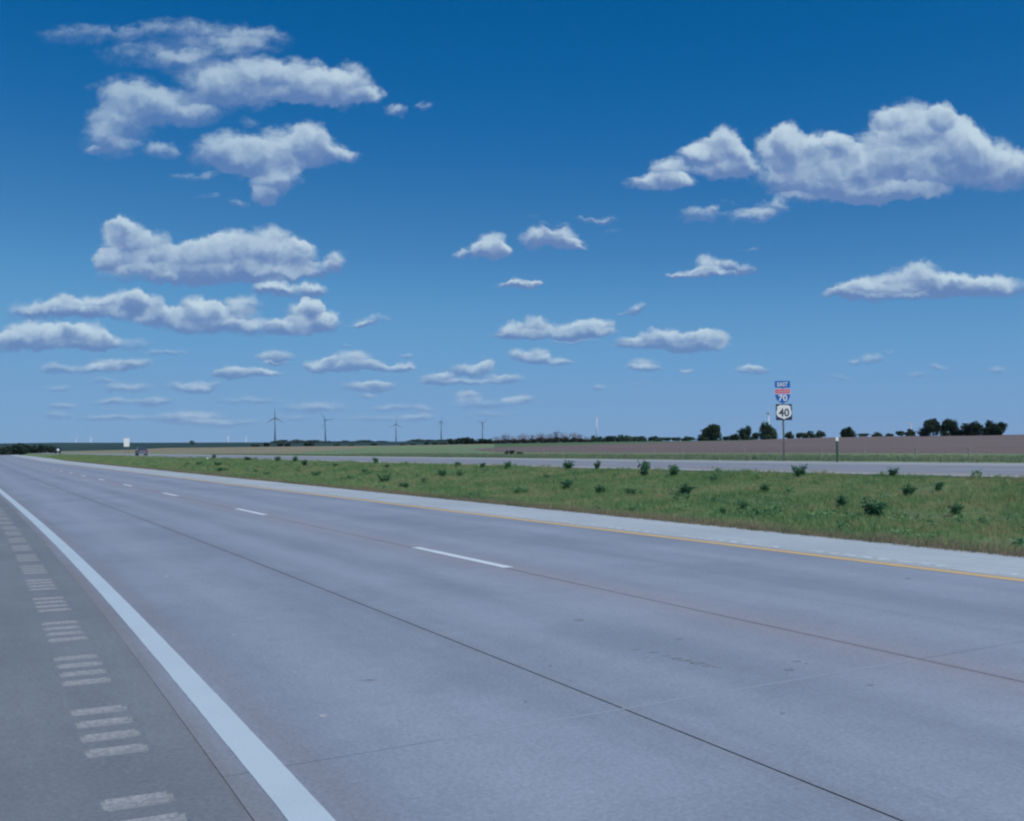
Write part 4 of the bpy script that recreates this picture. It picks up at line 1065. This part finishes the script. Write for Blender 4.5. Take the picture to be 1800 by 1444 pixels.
# ------------------------------------------------------------------ marker posts
M_GPOST = material('green_post', (.018, .075, .050), rough=.6)
M_REFL = material('white_reflector', (.62, .66, .60), rough=.4)
v = ray(1472, 812.5); t = (.45 - EYE) / v[2]; dx_, dy_ = v[0] * t, v[1] * t; mp = dy_ / FPX
dl = empty('delineator_post', (dx_, dy_, .40), math.radians(8))
tag(dl, 'thin dark green marker post with white reflective top right of the route sign', 'marker post')
MB().box((0, 0, 38 * mp / 2 + .02), (.050, .022, 38 * mp / 2 + .02)).build('post', M_GPOST, dl)
MB().prism(rounded(.15, 7 * mp, .03), -.034, -.025).build('reflector', M_REFL, dl, loc=(0, 0, 42 * mp))
x, y, z, d = hit(1353, 806)
mk = empty('marker_stake', (x, y, z), 0)
MB().box((0, 0, .22), (.03, .02, .22)).build('post', M_GPOST, mk); MB().box((0, 0, .05), (.11, .09, .05)).build('base', M_GPOST, mk); MB().box((0, -.03, .38), (.035, .006, .06)).build('cap', material('lavender_cap', (.20, .20, .36)), mk)
tag(mk, 'short marker stake with dark foot on the verge left of the route sign', 'marker post')

# wire fence beyond the verge
M_POST = material('weathered_post', (.30, .32, .30), rough=.9, var=.3, scale=2)
M_WIRE = material('fence_wire', (.22, .23, .24), rough=.5, metallic=.5)
fs = [float(64 / math.tan(math.radians(a_))) for a_ in np.arange(6, 60, .01)]
f0 = XY(40.0, 64.0); fence = empty('wire_fence', (f0[0], f0[1], 0))
tag(fence, 'low wire fence with pale posts between the verge and the plowed field', 'fence')
ph = bpy.data.meshes.new('post'); b_ = MB().box((0, 0, .42), (.05, .05, .50)); ph.from_pydata(b_.v, [], b_.f); ph.materials.append(M_POST)
s_ = 42.0; tops = []
while s_ < 420:
    p_ = XY(s_, 64.0); z_ = float(terrain(p_[0], p_[1]))
    o = obj('post', ph, fence, (p_[0] - f0[0], p_[1] - f0[1], z_)); o.rotation_euler = (random.uniform(-.05, .05), random.uniform(-.05, .05), 0)
    tops.append((p_[0] - f0[0], p_[1] - f0[1], z_)); s_ += 5.25 + random.uniform(-.2, .2)
for h_ in (.35, .62, .86):
    MB().tube([(a_, b__, c_ + h_) for a_, b__, c_ in tops], .006, 4).build('wire', M_WIRE, fence)

# white panel sign at the left
x, y, z = azd(222, 390); mp = y / FPX
ws = empty('panel_sign', (x, y, z), math.radians(8))
base_h = EYE + (horizon_y(222) - 785.5) * mp - z; ph_ = 14.5 * mp
MB().prism(rounded(9.5 * mp, ph_, .08), -.02, .02).build('panel', material('pale_panel', (.66, .70, .73), rough=.4), ws, loc=(0, 0, base_h + ph_ / 2))
for sx in (-.5, .5): MB().box((sx, .07, (base_h + ph_) / 2), (.05, .04, (base_h + ph_) / 2)).build('post', M_STEEL, ws)
tag(ws, 'plain white upright panel sign standing against the dark ridge at the left', 'road sign')

# ------------------------------------------------------------------ vehicles on the far carriageway
M_CARP = material('dark_blue_paint', (.020, .035, .060), rough=.25, spec=.5)
M_GLASS = material('car_glass', (.16, .22, .28), rough=.15, spec=.9)
M_TYRE = material('tyre', (.012, .013, .015), rough=.9)
M_RIM = material('rim', (.30, .31, .33), rough=.3, metallic=.8)
M_TAIL = material('tail_lamp', (.35, .02, .02), rough=.3)
M_BUMP = material('bumper_grey', (.10, .12, .14), rough=.5)
M_SILV = material('silver_trim', (.16, .20, .25), rough=.3, metallic=.3)
def loft(profile, halfw, name, mat, parent, smooth=False):
    """side profile (y forward, z up) swept across x with tucked-in edges"""
    b = MB(); n = len(profile)
    cy_ = sum(p[0] for p in profile) / n; cz_ = sum(p[1] for p in profile) / n
    xs = [(-halfw, .93), (-halfw * .93, 1), (halfw * .93, 1), (halfw, .93)]
    for (xx, k_) in xs:
        for (yy_, zz_) in profile: b.v.append((xx, cy_ + (yy_ - cy_) * (1 if k_ == 1 else .985), cz_ + (zz_ - cz_) * k_))
    for q in range(3):
        for j in range(n): b.f.append((q*n + j, q*n + (j+1) % n, (q+1)*n + (j+1) % n, (q+1)*n + j))
    b.f.append(tuple(range(n))[::-1]); b.f.append(tuple(3*n + j for j in range(n)))
    return b.build(name, mat, parent, smooth)
def wheel(par, x_, y_, rad, wdt=.24):
    w_ = MB().tube([(-wdt/2, 0, 0), (wdt/2, 0, 0)], rad, 18).build('wheel', M_TYRE, par, loc=(x_, y_, rad))
    MB().tube([(-wdt/2 - .01, 0, 0), (wdt/2 + .01, 0, 0)], rad * .6, 14).build('rim', M_RIM, w_)
x, y, z = azd(248, 232)
suv = empty('suv', (x, y, float(z_far(x * dv[0] + y * dv[1])) + .004), -ROAD_AZ)
r_now = x * rv[0] + y * rv[1]; print('car r', r_now)
tag(suv, 'dark blue sport utility car driving away on the far carriageway', 'car')
loft([(-2.3, .42), (-2.34, .75), (-2.28, 1.05), (2.0, 1.02), (2.34, .88), (2.38, .50), (2.2, .32), (-2.1, .32)], .95, 'body', M_CARP, suv)
cab = loft([(-2.22, 1.03), (-2.05, 1.66), (-1.8, 1.72), (.35, 1.70), (.62, 1.58), (1.25, 1.03)], .80, 'cabin', M_CARP, suv)
MB().prism([(-.66, 1.14), (.66, 1.14), (.58, 1.56), (-.58, 1.56)], 0, .03).build('rear_window', M_GLASS, suv, loc=(0, -2.20, 0)).rotation_euler = (-.10, 0, 0)
ww_ = suv.children[-1]
for sx in (-1, 1):
    for (ya, yb) in ((-1.85, -1.15), (-1.05, -.15), (-.05, .85)):
        g_ = MB(); g_.v = [(sx * .80, ya, 1.10), (sx * .80, yb, 1.10), (sx * .795, yb - (.28 if yb > .5 else 0), 1.56), (sx * .795, ya + (.1 if ya < -1.5 else 0), 1.56),
                           (sx * .83, ya, 1.10), (sx * .83, yb, 1.10), (sx * .81, yb - (.28 if yb > .5 else 0), 1.56), (sx * .81, ya + (.1 if ya < -1.5 else 0), 1.56)]
        g_.f = [(0, 1, 2, 3), (4, 7, 6, 5), (0, 4, 5, 1), (1, 5, 6, 2), (2, 6, 7, 3), (3, 7, 4, 0)]
        g_.build('side_window', M_GLASS, suv)
    MB().box((sx * .80, -2.31, .92), (.09, .04, .14)).build('tail_light', M_TAIL, suv)
    MB().box((sx * .72, 2.36, .72), (.18, .05, .08)).build('headlight', M_SWHITE, suv)
    MB().box((sx * 1.03, .75, 1.10), (.09, .06, .07)).build('mirror', M_CARP, suv)
    wheel(suv, sx * .84, -1.45, .37); wheel(suv, sx * .84, 1.45, .37)
MB().box((0, -2.36, .50), (.88, .08, .13)).build('rear_bumper', M_SILV, suv)
MB().box((0, -2.33, .86), (.66, .035, .13)).build('tailgate_trim', M_SILV, suv)
# truck far down the road
x, y, z = azd(101, 610)
tk = empty('box_truck', (x, y, float(z_far(x * dv[0] + y * dv[1])) + .004), -ROAD_AZ)
tag(tk, 'dark truck with a pale square on its back, far away where the road vanishes', 'truck')
M_TRK = material('truck_dark', (.018, .026, .045), rough=.6)
MB().box((0, -1.2, 2.0), (1.25, 3.6, 1.15)).build('cargo_box', M_TRK, tk)
MB().box((0, 3.4, 1.5), (1.1, .9, .95)).build('cab', M_TRK, tk)
MB().box((0, .4, .72), (.95, 4.6, .14)).build('chassis', M_TYRE, tk)
MB().prism(rounded(1.0, 1.1, .1), -.03, 0).build('rear_panel', M_SWHITE, tk, loc=(-.1, -4.83, 1.9))
for sx in (-1, 1):
    for yw in (-3.6, -2.4, 3.2): wheel(tk, sx * 1.0, yw, .48, .35)

# ------------------------------------------------------------------ air
HAZE_DENS = 2.2e-5
hz_ = MB().box((0, 0, 105), (12600, 12600, 115)).build('haze', [])
hm = bpy.data.materials.new('haze'); hm.use_nodes = True; T = NT(hm.node_tree); T.n.remove(T.n['Principled BSDF'])
pv = T.n.new('ShaderNodeVolumePrincipled'); pv.inputs['Color'].default_value = (.55, .72, .92, 1); pv.inputs['Density'].default_value = HAZE_DENS
pv.inputs['Anisotropy'].default_value = 0.0
T.l.new(pv.outputs[0], T.n['Material Output'].inputs['Volume'])
hz_.data.materials.append(hm); tag(hz_, 'thin blue haze over the plain', 'haze', kind='stuff')
print('terrain z range', gz.min(), gz.max())
